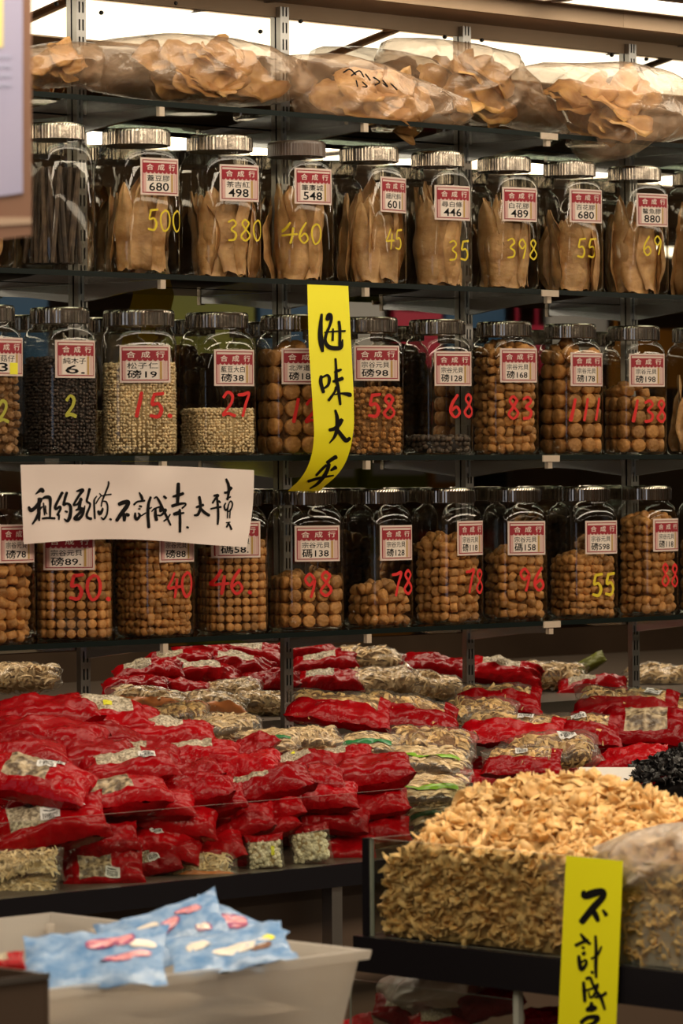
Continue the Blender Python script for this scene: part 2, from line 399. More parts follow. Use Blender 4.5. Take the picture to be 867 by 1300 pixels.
# mirror screws by the rails
scr = [(72, 5), (129, 16), (223, 4), (331, 40), (382, 27), (565, 47), (612, 51), (777, 70), (821, 75)]
for px, py in scr:
    p = at(px, py, -.002); mb = MB(); n = 10
    ring = [(math.cos(2 * math.pi * i / n), math.sin(2 * math.pi * i / n)) for i in range(n)]
    v = [(.0042 * c, 0, .0042 * s) for c, s in ring] + [(.0028 * c, -.003, .0028 * s) for c, s in ring]
    mb.add(v, [(i, (i + 1) % n, n + (i + 1) % n, n + i) for i in range(n)] + [tuple(range(n, 2 * n))])
    tag(mb.build('mirror_screw', 'black_screw', loc=p), 'small black screw head holding the mirror near the ceiling', 'screw', 'mirror screws')
# shelves and brackets
ST = .0095
sh_lab = ['top glass shelf carrying plastic bags of fish maw', 'glass shelf under the upper row of jars', 'glass shelf under the middle row of jars', 'lowest glass shelf under the bottom row of jars']
for k, z in enumerate(SHELF):
    mb = MB().box(-1.25, 1.75, YF, -.014, z - ST, z); mb.m = [1, 1, 1, 1, 0, 0]
    mb.m[2] = 1; mb.m[3] = 1
    # faces: -x,+x,-y,+y,-z,+z
    tag(mb.build('glass_shelf', ['shelf_glass', 'shelf_edge'], loc=(0, 0, 0)), sh_lab[k], 'shelf')
rn = ['leftmost', 'second', 'third', 'rightmost']; sn = ['top', 'upper jar', 'middle jar', 'lowest jar']
for k, z in enumerate(SHELF):
    for j, X in enumerate(RAILX):
        e = empty('shelf_bracket', (X, -.012, z - ST))
        mb = MB(); L = YF + .012 + .006; t = .0045
        pts = [(0, -.0005), (L, -.0005), (L, -.014), (L * .6, -.019), (0, -.034)]
        v = [(-t, a, b) for a, b in pts] + [(t, a, b) for a, b in pts]
        mb.add(v, [(0, 1, 2, 3, 4), (9, 8, 7, 6, 5)] + [(i, 5 + i, 5 + (i + 1) % 5, (i + 1) % 5) for i in range(5)])
        mb.build('arm', 'bracket_steel', e)
        MB().box(-.006, .006, L - .006, L + .003, -.017, -.0006).build('end_cap', 'cap_beige', e)
        if j == 2:
            MB().box(-.024, .024, L - .0095, L - .0066, -.004, ST * .9).build('edge_clip', 'cap_beige', e)
        tag(e, 'steel bracket under the %s shelf on the %s rail' % (sn[k], rn[j]), 'bracket')

# ------------------------------------------------------------------ jars
JH = .262
def sup(a, n, t):
    c, s = math.cos(t), math.sin(t)
    return a * math.copysign(abs(c) ** (2 / n), c), a * math.copysign(abs(s) ** (2 / n), s)
def support(phi, n=4.0):
    q = n / (n - 1); return (abs(math.cos(phi)) ** q + abs(math.sin(phi)) ** q) ** (1 / q)
PROF = [(.004, .0, 3), (.0015, .80, 3.4), (.0, .90, 3.6), (.004, .965, 3.8), (.012, 1, 4), (.06, 1, 4), (.12, 1, 4), (.19, 1, 4), (.203, .99, 3.8), (.212, .965, 3.5), (.219, .93, 3.2), (.224, .885, 2.7), (.227, .85, 2.2), (.232, .845, 2), (.240, .845, 2)]
def jar_mesh(a):
    mb = MB(); ns = 48
    def P(i, k):
        z, s, n = PROF[k]; x, y = sup(a * s, n, 2 * math.pi * i / ns); return (x, y, z)
    rows = [[P(i, k) for i in range(ns)] for k in range(1, len(PROF))]
    for r in rows: mb.v += r
    for k in range(len(rows) - 1):
        for i in range(ns):
            j = (i + 1) % ns; mb.f.append((k * ns + i, k * ns + j, (k + 1) * ns + j, (k + 1) * ns + i)); mb.m.append(0)
    mb.f.append(tuple(range(ns - 1, -1, -1))); mb.m.append(0)
    return mb
def lid_mesh(r):
    mb = MB(); ns = 120; prof = [(.233, .985), (.2335, 1.0), (.256, 1.0), (.2595, .985), (.2615, .95), (.262, .90), (.2605, .87), (.2605, 0)]
    for k, (z, s) in enumerate(prof):
        for i in range(ns):
            kn = (1 + (.009 if i % 2 else 0)) if k in (1, 2) else 1
            t = 2 * math.pi * i / ns; mb.v.append((r * s * kn * math.cos(t), r * s * kn * math.sin(t), z))
    for k in range(len(prof) - 1):
        for i in range(ns):
            j = (i + 1) % ns; mb.f.append((k * ns + i, k * ns + j, (k + 1) * ns + j, (k + 1) * ns + i)); mb.m.append(0)
    mb.f.append(tuple(range(ns - 1, -1, -1))); mb.m.append(0)
    return mb
DIG = {'0': [[(.3, 1, 1), (.08, .8, 1), (.04, .4, 1), (.22, .02, 1), (.48, .2, 1), (.55, .6, 1), (.45, .92, 1), (.28, 1, 1)]],
       '1': [[(.42, 1, 1), (.34, .6, 1.1), (.2, 0, 1.2)]],
       '2': [[(.08, .78, 1), (.28, 1, 1), (.5, .85, 1.1), (.42, .5, 1), (.05, .05, 1.1), (.3, .1, 1), (.62, .0, 1.1)]],
       '3': [[(.1, .9, 1), (.35, 1, 1), (.5, .8, 1), (.25, .55, 1), (.5, .35, 1.1), (.42, .08, 1), (.1, .02, 1)]],
       '4': [[(.35, 1, 1), (.2, .7, 1), (.02, .4, 1), (.35, .42, 1), (.66, .44, 1)], [(.48, .75, 1), (.42, .3, 1.1), (.36, 0, 1)]],
       '5': [[(.22, .95, 1), (.14, .55, 1.1), (.38, .58, 1), (.52, .32, 1.2), (.38, .04, 1.1), (.06, .08, 1)], [(.2, .95, 1.1), (.6, 1, 1.1)]],
       '6': [[(.42, 1, 1), (.14, .6, 1.1), (.06, .25, 1.1), (.28, .0, 1), (.52, .2, 1), (.36, .46, 1), (.1, .3, .9)]],
       '7': [[(.05, .9, 1), (.3, .92, 1), (.58, .98, 1.1), (.42, .55, 1), (.26, 0, 1.2)]],
       '8': [[(.48, .86, 1), (.28, 1, 1), (.12, .8, 1), (.34, .52, 1), (.54, .24, 1), (.3, .0, 1), (.06, .2, 1), (.28, .5, 1), (.5, .84, 1)]],
       '9': [[(.5, .75, 1), (.28, .98, 1), (.08, .75, 1), (.28, .5, 1), (.5, .72, 1), (.46, .4, 1), (.34, 0, 1.1)]],
       '.': [[(.1, .06, 1.2), (.2, .0, 1.2)]]}
ROWN = {0: 'upper', 1: 'middle', 2: 'bottom'}
# row, left px, right px, label (centre x, centre y, width px) or None, product, price, number, colour, number (centre x, centre y), content, fill top px, description
JARS = [
 (0, -82, 20, None, '', '', '', '', None, ('maw', 5), 215, 'sliver of a glass jar mostly hidden behind the hanging board'),
 (0, 22, 121, None, '', '', '', '', None, ('herb',), 205, 'glass jar of dark dried goods half hidden by the hanging board'),
 (0, 122, 230, (206, 225, 50), '蓋豆膠', '680', '500', 'marker_yellow', (222, 281), ('maw', 6), 208, 'glass jar of dried fish maw with yellow 500, upper row'),
 (0, 230, 333, (307, 233, 51), '茶吉紅', '498', '380', 'marker_yellow', (314, 293), ('maw', 7), 215, 'glass jar of dried fish maw with yellow 380, upper row'),
 (0, 333, 425, (401, 237, 47), '筆廉城', '548', '460', 'marker_yellow', (388, 296), ('maw', 7), 225, 'glass jar with dark brown lid and yellow 460, upper row'),
 (0, 424, 518, (503, 248, 32), '細尺斜', '601', '45', 'marker_yellow', (502, 305), ('maw', 6), 225, 'glass jar of dried fish maw with yellow 45, upper row'),
 (0, 516, 600, (578, 258, 44), '尋白條', '446', '35', 'marker_yellow', (584, 319), ('maw', 6), 228, 'glass jar of dried fish maw with yellow 35, upper row'),
 (0, 600, 685, (663, 260, 43), '白花膠', '489', '398', 'marker_yellow', (665, 316), ('maw', 7), 232, 'glass jar of dried fish maw with yellow 398, upper row'),
 (0, 683, 767, (747, 262, 40), '百花膠', '680', '55', 'marker_yellow', (746, 316), ('maw', 5), 250, 'glass jar of dried fish maw with yellow 55, upper row'),
 (0, 765, 850, (831, 267, 40), '鰲魚膠', '880', '69', 'marker_yellow', (830, 312), ('maw', 5), 248, 'glass jar of dried fish maw with yellow 69, upper row'),
 (0, 847, 930, None, '', '', '', '', None, ('maw', 5), 250, 'rightmost glass jar of the upper row, cut by the picture edge'),
 (1, -68, 30, (8, 453, 48), '花菇仔', '.3.', '2', 'marker_olive', (4, 522), ('mush',), 455, 'glass jar of brown mushroom bits'),
 (1, 30, 124, (98, 456, 49), '純木子', '6.', '2', 'marker_olive', (90, 516), ('pepper',), 455, 'glass jar of black peppercorns with olive yellow 2, middle row'),
 (1, 126, 229, (185, 462, 64), '松子仁', '磅19', '15.', 'marker_red', (188, 514), ('seed',), 462, 'glass jar of beige pine nuts with red 15, middle row'),
 (1, 228, 325, (299, 467, 52), '藍豆大白', '磅38', '27', 'marker_red', (300, 514), ('seed',), 520, 'half filled glass jar of beige seeds with red 27, middle row'),
 (1, 325, 418, (388, 465, 58), '北海道貝', '磅180', '12', 'marker_red', (386, 521), ('scallop', .0165, .018, 1, 1), 452, 'glass jar of stacked scallops with red 12, behind the yellow strip'),
 (1, 420, 513, (480, 461, 57), '宗谷元貝', '磅98', '58', 'marker_red', (485, 516), ('bits', .0065), 495, 'glass jar of broken scallop bits with red 58, middle row'),
 (1, 512, 600, (577, 468, 48), '宗谷元貝', '磅128', '68', 'marker_red', (592, 516), ('dregs',), 556, 'nearly empty glass jar with red 68, middle row'),
 (1, 598, 684, (660, 464, 47), '宗谷元貝', '磅168', '83', 'marker_red', (661, 518), ('scallop', .0105, .013, 0, 0), 438, 'glass jar filled with loose scallops and red 83, middle row'),
 (1, 683, 766, (747, 469, 40), '宗谷元貝', '磅178', '111', 'marker_red', (744, 520), ('scallop', .0150, .018, 1, 1), 440, 'glass jar filled with stacked scallops and red 111, middle row'),
 (1, 765, 846, (823, 470, 45), '宗谷元貝', '磅198', '138', 'marker_red', (824, 522), ('scallop', .0145, .018, 1, 1), 498, 'glass jar of stacked scallops with red 138, middle row'),
 (1, 846, 926, None, '', '', '', '', None, ('maw', 4), 480, 'rightmost glass jar of the middle row, cut by the picture edge'),
 (2, -62, 43, (22, 690, 46), '宗谷元貝', '磅78', '', '', None, ('scallop', .0115, .014, 0, 0), 700, 'glass jar of scallops cut by the left picture edge, bottom row'),
 (2, 43, 143, (87, 700, 69), '宗谷元貝', '磅89.', '50.', 'marker_red', (107, 746), ('scallop', .0085, .012, 1, 0), 690, 'glass jar of small stacked scallops with red 50, bottom row'),
 (2, 143, 246, (225, 690, 46), '宗谷元貝', '磅88', '40', 'marker_red', (228, 742), ('scallop', .0078, .011, 0, 0), 672, 'glass jar of small loose scallops with red 40, bottom row'),
 (2, 247, 339, (301, 685, 58), '宗谷元貝', '碼58.', '46.', 'marker_red', (290, 739), ('scallop', .0078, .012, 1, 0), 690, 'glass jar of small stacked scallops with red 46, bottom row'),
 (2, 338, 435, (403, 690, 57), '宗谷元貝', '碼138', '98', 'marker_red', (403, 742), ('scallop', .0122, .015, 1, 1), 738, 'glass jar of stacked scallops with red 98, bottom row'),
 (2, 435, 523, (504, 689, 40), '宗谷元貝', '磅128', '78', 'marker_red', (510, 740), ('scallop', .0112, .014, 0, 1), 752, 'less than half full glass jar of scallops with red 78, bottom row'),
 (2, 522, 612, (598, 683, 34), '宗谷元貝', '磅118', '78', 'marker_red', (602, 738), ('scallop', .0105, .014, 0, 1), 688, 'well filled glass jar of loose scallops with red 78, bottom row'),
 (2, 612, 693, (669, 683, 48), '宗谷元貝', '碼158', '96', 'marker_red', (675, 736), ('scallop', .0108, .014, 0, 1), 706, 'glass jar of scallops with red 96, bottom row'),
 (2, 694, 783, (764, 682, 42), '宗谷元貝', '磅598', '55', 'marker_yellow', (765, 742), ('scallop', .0088, .012, 0, 0), 712, 'glass jar of small scallops with yellow 55, bottom row'),
 (2, 782, 860, (847, 679, 32), '宗谷元貝', '磅118', '88', 'marker_red', (850, 730), ('scallop', .0108, .014, 0, 0), 662, 'glass jar of large loose scallops with red 88, bottom row'),
 (2, 859, 938, None, '', '', '', '', None, ('scallop', .0105, .014, 0, 0), 690, 'rightmost glass jar of the bottom row, cut by the picture edge'),
]
def ring_piece(r, h, ns=9):
    v = []; f = []
    for z, s in ((0, .82), (h * .14, 1), (h * .86, 1), (h, .82)):
        for i in range(ns): t = 2 * math.pi * i / ns; v.append((r * s * math.cos(t), r * s * math.sin(t), z - h / 2))
    for k in range(3):
        for i in range(ns): j = (i + 1) % ns; f.append((k * ns + i, k * ns + j, (k + 1) * ns + j, (k + 1) * ns + i))
    v += [(0, 0, -h * .46), (0, 0, h * .46)]
    for i in range(ns):
        j = (i + 1) % ns; f.append((j, i, 4 * ns, 4 * ns)); f.append((3 * ns + i, 3 * ns + j, 4 * ns + 1, 4 * ns + 1))
    return v, f
def scallop_mesh(r, h, name='dried_scallop', mt='scallop'):
    v, f = ring_piece(r, h); f = [q if q[2] != q[3] else q[:3] for q in f]
    mb = MB().add(v, f); return mb.mesh(name, [mt], True)
def ico():
    t = (1 + 5 ** .5) / 2
    v = [(-1, t, 0), (1, t, 0), (-1, -t, 0), (1, -t, 0), (0, -1, t), (0, 1, t), (0, -1, -t), (0, 1, -t), (t, 0, -1), (t, 0, 1), (-t, 0, -1), (-t, 0, 1)]
    v = [tuple(c / math.hypot(1, t) for c in p) for p in v]
    f = [(0, 11, 5), (0, 5, 1), (0, 1, 7), (0, 7, 10), (0, 10, 11), (1, 5, 9), (5, 11, 4), (11, 10, 2), (10, 7, 6), (7, 1, 8), (3, 9, 4), (3, 4, 2), (3, 2, 6), (3, 6, 8), (3, 8, 9), (4, 9, 5), (2, 4, 11), (6, 2, 10), (8, 6, 7), (9, 8, 1)]
    return v, f
def core(e_world, a, h, mt, name, label, cat, extra=None):
    pass
def perim(a, n, step):
    """points spaced evenly round a superellipse with their outward normals"""
    P = [sup(a, n, 2 * math.pi * i / 400) for i in range(401)]; L = [0]
    for i in range(400): L.append(L[-1] + math.hypot(P[i + 1][0] - P[i][0], P[i + 1][1] - P[i][1]))
    k = max(3, int(L[-1] / step)); out = []; i = 0
    for q in range(k):
        s = L[-1] * q / k
        while L[i + 1] < s: i += 1
        x, y = P[i]; nx, ny = math.copysign(abs(x / a) ** (n - 1), x), math.copysign(abs(y / a) ** (n - 1), y); l = math.hypot(nx, ny)
        out.append((x, y, nx / l, ny / l))
    return out
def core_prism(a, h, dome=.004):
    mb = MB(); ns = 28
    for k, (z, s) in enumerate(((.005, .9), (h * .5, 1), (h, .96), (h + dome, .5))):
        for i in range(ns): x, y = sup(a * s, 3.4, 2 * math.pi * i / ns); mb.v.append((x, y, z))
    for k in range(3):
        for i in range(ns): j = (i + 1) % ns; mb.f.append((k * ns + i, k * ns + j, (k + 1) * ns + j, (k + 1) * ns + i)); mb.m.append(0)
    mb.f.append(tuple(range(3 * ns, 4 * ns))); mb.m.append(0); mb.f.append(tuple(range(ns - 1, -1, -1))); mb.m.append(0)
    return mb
MAWV = []
def maw_variant(k):
    rnd = random.Random(k); mb = MB(); nu, nv = 8, 14; Hh = rnd.uniform(.165, .205); Wd = rnd.uniform(.045, .068); sd = rnd.uniform(0, 50); tp = rnd.choice((.3, .6, .85))
    def P(u, v, side):
        w = Wd * (math.sin(math.pi * min(1, .12 + v * .88)) ** .5) * (1 - (1 - tp) * v) ** .5 * (1 if v < .9 else .8)
        w *= 1 + .22 * noise.noise((v * 4, sd, 1.3))
        x = (u - .5) * w; z = v * Hh + .012 * (1 - v) * noise.noise((u * 3, sd, 0))
        y = .35 * x * x / .02 + .010 * noise.noise((u * 2.2, v * 3.5, sd)) + .005 * math.sin(v * 3 + sd) + .003 * noise.noise((u * 6, v * 9, sd))
        return (x, y + side * .0022 * (1 - .6 * abs(2 * u - 1)), z)
    mb.grid(lambda u, v: P(u, v, -1), nu, nv); mb.grid(lambda u, v: P(u, v, 1), nu, nv)
    st = (nu + 1) * (nv + 1)
    ed = [(j * (nu + 1), (j + 1) * (nu + 1)) for j in range(nv)] + [(j * (nu + 1) + nu, (j + 1) * (nu + 1) + nu) for j in range(nv)] + [(i, i + 1) for i in range(nu)] + [(nv * (nu + 1) + i, nv * (nu + 1) + i + 1) for i in range(nu)]
    for a, b in ed: mb.f.append((a, b, st + b, st + a)); mb.m.append(0)
    return mb.mesh('dried_fish_maw', ['maw'], True)
MAWV = [maw_variant(k) for k in range(9)]
n_ind = 0
ORD = ['first', 'second', 'third', 'fourth', 'fifth', 'sixth', 'seventh', 'eighth', 'ninth', 'tenth', 'eleventh']
OC = {0: 0, 1: 0, 2: 0}
for (row, xl, xr, lab, prod, price, num, ncol, npos, cont, fill, desc) in JARS:
    sz = SHELF[row + 1]; pxc = (xl + xr) / 2; YJ = -.150
    # base point on the shelf at the jar's axis
    d = ray(pxc, 600); t = (YJ - CAM.y) / d.y; base = CAM + d * t; base.z = sz + .0004
    dz = depth(base); S = FPX / dz
    view = (base - CAM); view.z = 0; view.normalize(); rgt = Vector((view.y, -view.x, 0))
    LW, LH = .083, .0665
    phi = math.atan2(view.x, view.y)                # aligned with the wall
    if lab: phi = math.acos(max(.52, min(1, lab[2] / S / (.0905 if lab[2] > 55 else LW))))
    a = max(.052, min(.068, (xr - xl) / S / 2 / support(phi)))
    n = -view * math.cos(phi) + rgt * math.sin(phi)
    rz = math.atan2(n.x, -n.y)
    ordn = ORD[OC[row]]; OC[row] += 1
    if num: desc = desc.split(',')[0] + ', %s in the %s row' % (ordn, ROWN[row])
    e = empty('glass_jar', base, rz); tag(e, desc, 'jar')
    jar_mesh(a).build('glass_body', 'jar_glass', e, True)
    lid_mesh(.0545 * a / .058).build('lid', 'lid_brown' if num == '460' else 'chrome', e, False)
    def conf(u, v, lift=.0006, a=a):
        aa = a + lift; u = max(-aa * .97, min(aa * .97, u)); return (u, -aa * (1 - abs(u / aa) ** 4) ** .25, v)
    if lab:
        lw = LW if lab[2] <= 55 else .0905
        u0 = ((lab[0] - pxc) / S - a * math.sin(phi)) / max(.5, math.cos(phi)); u0 = max(-a * .97 + lw / 2, min(a * .93 - lw / 2, u0)) if lw < 2 * a * .95 else 0
        zc = (base.z - at(lab[0], lab[1], base.y - a * .9).z) * -1
        L = lambda x, y, k: conf(u0 + x, zc + y, .0005 + k * .00025)
        hw, hh = lw / 2, LH / 2
        lb = MB().grid(lambda u, v: L(-hw + u * lw, -hh + v * LH, 0), 14, 2).build('label', 'paper_label', e, True)
        pr = MB()
        def rect(x0, x1, y0, y1, m, k=1, nn=10): pr.grid(lambda u, v: L(x0 + (x1 - x0) * u, y0 + (y1 - y0) * v, k), nn, 1, m)
        b = .0036; w = .0016
        rect(-hw + b, hw - b, hh - b - w, hh - b, 0); rect(-hw + b, hw - b, -hh + b, -hh + b + w, 0)
        rect(-hw + b, -hw + b + w, -hh + b, hh - b, 0, 1, 1); rect(hw - b - w, hw - b, -hh + b, hh - b, 0, 1, 1)
        rect(-hw + b, hw - b, hh - .0245, hh - .009, 0)
        for i in range(9):   # scalloped awning edge
            x0 = -hw + b + i * (lw - 2 * b) / 9; x1 = x0 + (lw - 2 * b) / 9
            pr.add([L(x0, hh - .0245, 1), L(x0 + .001, hh - .0268, 1), L((x0 + x1) / 2, hh - .0282, 1), L(x1 - .001, hh - .0268, 1), L(x1, hh - .0245, 1)], [(0, 1, 2, 3, 4)], 0)
        rect(-hw + .0055, -hw + .0105, -hh + .006, hh - .0285, 2, 1, 1); rect(hw - .019, hw - .015, -hh + .006, hh - .0285, 1, 1, 1)
        rect(hw - .0125, hw - .0105, -hh + .006, hh - .0285, 2, 1, 1); rect(hw - .009, hw - .007, -hh + .006, hh - .0285, 2, 1, 1)
        rect(-hw + .012, hw - .021, -hh + .006, hh - .0295, 3, 1)
        pr.build('label_print', ['print_red', 'print_gold', 'print_pink', 'print_white'], lb)
        tx = MB(); put_text(tx, '合  成  行', -hw + .012, hw - .010, hh - .0222, hh - .0108, lambda x, y: L(x, y, 2), off=.01); tx.build('shop_name', 'print_white', lb)
        tx = MB(); put_text(tx, prod, -hw + .013, hw - .022, -.0085, hh - .0305, lambda x, y: L(x, y, 2)); put_text(tx, price, -hw + .013 + (.004 if price[0].isdigit() else 0), hw - .024, -hh + .0075, -.0105, lambda x, y: L(x, y, 2), off=.012)
        tx.build('product_writing', 'ink', lb)
        if price == '.3.':
            tg = MB().grid(lambda u, v: L(.008 + u * .018, -hh + .003 + v * .02, 3), 4, 1).build('price_tag', 'tag_yellow', lb)
    if num:
        hgt = {0: .038, 1: .043, 2: .044}[row]; 
        if num in ('2',): hgt = .036
        mb = MB(); adv = .72 * hgt; wtot = adv * len(num.rstrip('.')) - .1 * hgt
        un = ((npos[0] - pxc) / S - a * math.sin(phi)) / max(.5, math.cos(phi)); un = min(un, a * .90 - wtot / 2)
        zc = at(npos[0], npos[1], base.y - a * .9).z - base.z
        bw = .0056 if row else .0034
        rnd = random.Random(len(desc) + xl)
        for i, ch in enumerate(num):
            ox = un - wtot / 2 + i * adv; oy = zc - hgt / 2 + rnd.uniform(-.0015, .0015)
            for st in DIG[ch]:
                stroke(mb, [(ox + x * hgt, oy + y * hgt, w * bw * rnd.uniform(.85, 1.15)) for x, y, w in st], lambda x, y: conf(x, y, .0006))
        mb.build('painted_number', ncol, e)
    # ---------- contents
    fz = max(.02, at(pxc, fill, base.y - a * .6).z - base.z)
    fz = min(fz, .205)
    ai = a - .0018
    short = desc.split(',')[0]
    ident = 'the %s %s row jar' % (ordn, ROWN[row]) + (' with %s %s' % (ncol.split('_')[1], num.strip('.')) if num else '')
    tocam = -view
    Wm = Matrix.Translation(base) @ Matrix.Rotation(rz, 4, 'Z')
    kind = cont[0]
    if kind == 'maw':
        for i in range(cont[1] + 8):
            inner = i >= cont[1] + 3
            t = (2 * math.pi * (i + random.uniform(-.2, .2)) / (cont[1] + 3)) if not inner else 1.256 * (i + .5); me = MAWV[random.randrange(len(MAWV))]
            rr = a * (.40 if inner else random.uniform(.74, .82))
            o = link('dried_fish_maw', me); sc = fz / .21
            o.matrix_world = Matrix.Translation(base + Vector((rr * math.cos(t), rr * math.sin(t), .006))) @ Matrix.Rotation(t - math.pi / 2 + math.pi + random.uniform(-.35, .35), 4, 'Z') @ Matrix.Rotation(random.uniform(-.05, .05), 4, 'X') @ Matrix.Rotation(random.choice((0, 0, math.pi)), 4, 'Z') @ Matrix.Diagonal((1.08, .8, min(1.06, sc * random.uniform(.80, 1.08)), 1))
            tag(o, 'flat amber dried fish maw standing inside ' + ident, 'fish maw', 'fish maw in ' + ident)
    elif kind == 'herb':
        v, f = maw_variant(3), None
        for i in range(12):
            t = 2 * math.pi * i / 12; o = link('dried_herb_stick', None) if False else None
        Ms = []
        bv, bf = ring_piece(.0042, .17, 6)
        for i in range(60):
            rr = ai * .8 * math.sqrt(random.random()); t = random.uniform(0, 6.28)
            Ms.append(M4(Vector((rr * math.cos(t), rr * math.sin(t), .1)), Matrix.Rotation(random.uniform(-.12, .12), 3, 'X') @ Matrix.Rotation(random.uniform(-.12, .12), 3, 'Y'), 1))
        V, Fq = inst(bv, bf, Ms); me = MB().add(V.tolist(), [tuple(dict.fromkeys(q)) for q in Fq.tolist()]).mesh('dried_herb_sticks', ['dark_herb'])
        o = link('dried_herb_sticks', me); o.matrix_world = Wm; tag(o, 'dark brown dried sticks packed in the jar half hidden by the hanging board', 'dried herbs', None, 'stuff')
    elif kind in ('seed', 'pepper', 'mush', 'bits', 'dregs'):
        rs = {'seed': .0030, 'pepper': .0034, 'mush': .0085, 'bits': .0058, 'dregs': .006}[kind]
        mt, cm = {'seed': ('seed', 'seed_core'), 'pepper': ('pepper', 'pepper_core'), 'mush': ('mushroom_bits', 'core_brown'), 'bits': ('scallop', 'core_brown'), 'dregs': ('dark_herb', 'pepper_core')}[kind]
        bv, bf = ico(); Ms = []
        ah = ai - rs * .9
        st = rs * 1.75
        z = rs + .004
        while z < fz:
            for x, y, nx, ny in perim(ah, 4, st):
                if random.random() < .04: continue
                Ms.append(M4(Vector((x + random.gauss(0, rs * .25) - nx * abs(random.gauss(0, rs * .4)), y + random.gauss(0, rs * .25) - ny * abs(random.gauss(0, rs * .4)), z + random.gauss(0, rs * .3))), rot_rand(), (rs * random.uniform(.8, 1.15), rs * random.uniform(.8, 1.1), rs * random.uniform(.75, 1.3 if kind == 'seed' else 1.1))))
            z += st
        for i in range(int((2 * ah / st) ** 2 * .9)):
            x, y = random.uniform(-ah, ah), random.uniform(-ah, ah)
            if abs(x / ah) ** 4 + abs(y / ah) ** 4 < 1: Ms.append(M4(Vector((x, y, fz + random.uniform(-.3, .5) * rs)), rot_rand(), rs))
        V, Fq = inst(bv, bf, Ms)
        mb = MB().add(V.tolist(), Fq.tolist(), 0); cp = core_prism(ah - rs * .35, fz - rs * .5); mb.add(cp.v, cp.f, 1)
        nm = {'seed': 'pale_seeds', 'pepper': 'black_peppercorns', 'mush': 'dried_mushroom_bits', 'bits': 'broken_scallop_bits', 'dregs': 'dark_crumbs'}[kind]
        o = mb.build(nm, [mt, cm], None, kind not in ('bits', 'mush')); o.matrix_world = Wm
        tag(o, {'seed': 'small beige seeds filling ', 'pepper': 'black peppercorns filling ', 'mush': 'brown dried mushroom bits filling ', 'bits': 'broken dried scallop bits filling ', 'dregs': 'dark crumbs left at the bottom of '}[kind] + ident, 'dried goods', None, 'stuff')
    else:
        _, r, h, stacked, indiv = cont
        me = scallop_mesh(r, h); bv, bf = ring_piece(r, h); P = []
        if stacked:
            z = r + .004; row_i = 0
            while z < fz:
                pts = perim(ai - h * .55, 3.6, 2.04 * r)
                for x, y, nx, ny in pts:
                    nn = Vector((nx, ny, random.gauss(0, .06))); nn.normalize()
                    nn = (nn + Vector((random.gauss(0, .08), random.gauss(0, .08), 0))).normalized()
                    P.append((Vector((x + random.gauss(0, r * .05), y + random.gauss(0, r * .05), z + random.gauss(0, r * .05))), frame(nn, random.uniform(0, 6))))
                z += r * 1.96
        else:
            z = r * .9 + .004
            while z < fz:
                for x, y, nx, ny in perim(ai - r * .95, 3.4, 1.72 * r):
                    P.append((Vector((x + random.gauss(0, r * .1) - nx * abs(random.gauss(0, r * .2)), y + random.gauss(0, r * .1) - ny * abs(random.gauss(0, r * .2)), z + random.gauss(0, r * .2))), rot_rand()))
                z += r * 1.62
        ah = ai - r
        for i in range(int((2 * ah / (2 * r)) ** 2 * 1.3)):
            x, y = random.uniform(-ah, ah), random.uniform(-ah, ah)
            if abs(x / ah) ** 4 + abs(y / ah) ** 4 < 1:
                P.append((Vector((x, y, fz + r * .4 * random.uniform(-.4, 1) + (.012 * (1 - (x * x + y * y) / ah / ah)) )), rot_rand()))
        rest = []
        for loc, R in P:
            wl = Wm @ loc; out_ = wl - base; out_.z = 0
            if indiv and out_.dot(tocam) > ah * .18 and n_ind < 300 and (wl.z - base.z) < fz + r:
                o = link('dried_scallop', me); o.matrix_world = Wm @ M4(loc, R); n_ind += 1
                tag(o, 'round brown dried scallop inside ' + ident, 'dried scallop', 'dried scallops in ' + ident)
            else: rest.append(M4(loc, R))
        V, Fq = inst(bv, bf, rest); mb = MB().add(V.tolist(), [tuple(dict.fromkeys(q)) for q in Fq.tolist()], 0)
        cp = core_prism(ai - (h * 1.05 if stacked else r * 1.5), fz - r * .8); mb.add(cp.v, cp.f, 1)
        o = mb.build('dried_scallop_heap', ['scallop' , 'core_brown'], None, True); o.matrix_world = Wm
        tag(o, ('heap of further brown dried scallops inside ' if indiv else 'brown dried scallops filling ') + ident, 'dried scallops', None, 'stuff')
# ------------------------------------------------------------------ plastic bags of fish maw on the top shelf
def ruffle_variant(k, mt='maw_pale'):
    rnd = random.Random(100 + k); sd = rnd.uniform(0, 90); mb = MB(); nr, na = 5, 22; ph = rnd.uniform(0, 6)
    def P(i, j, side):
        r = i / nr; t = 2 * math.pi * j / na
        rad = .055 * r * (1 + .3 * noise.noise((math.cos(t) * 1.4, math.sin(t) * 1.4, sd)))
        z = .008 * r * r * math.sin(3 * t + ph) + .013 * noise.noise((rad * 24 * math.cos(t), rad * 24 * math.sin(t), sd + 7)) + .012 * r * r * noise.noise((t * 2.5, sd, 3))
        return (rad * math.cos(t) * 1.35, rad * math.sin(t) * .8, z + side * .0025)
    for side in (-1, 1):
        o = len(mb.v); mb.v.append(P(0, 0, side))
        for i in range(1, nr + 1):
            for j in range(na): mb.v.append(P(i, j, side))
        for j in range(na): mb.f.append((o, o + 1 + j, o + 1 + (j + 1) % na)); mb.m.append(0)
        for i in range(1, nr):
            for j in range(na):
                a = o + 1 + (i - 1) * na + j; b = o + 1 + (i - 1) * na + (j + 1) % na
                mb.f.append((a, a + na, b + na, b)); mb.m.append(0)
    st = 1 + nr * na; q = 1 + (nr - 1) * na
    for j in range(na): k2 = (j + 1) % na; mb.f.append((q + j, q + k2, st + q + k2, st + q + j)); mb.m.append(0)
    return mb.mesh('dried_fish_maw', [mt], True)
RUF = [ruffle_variant(k) for k in range(6)] 
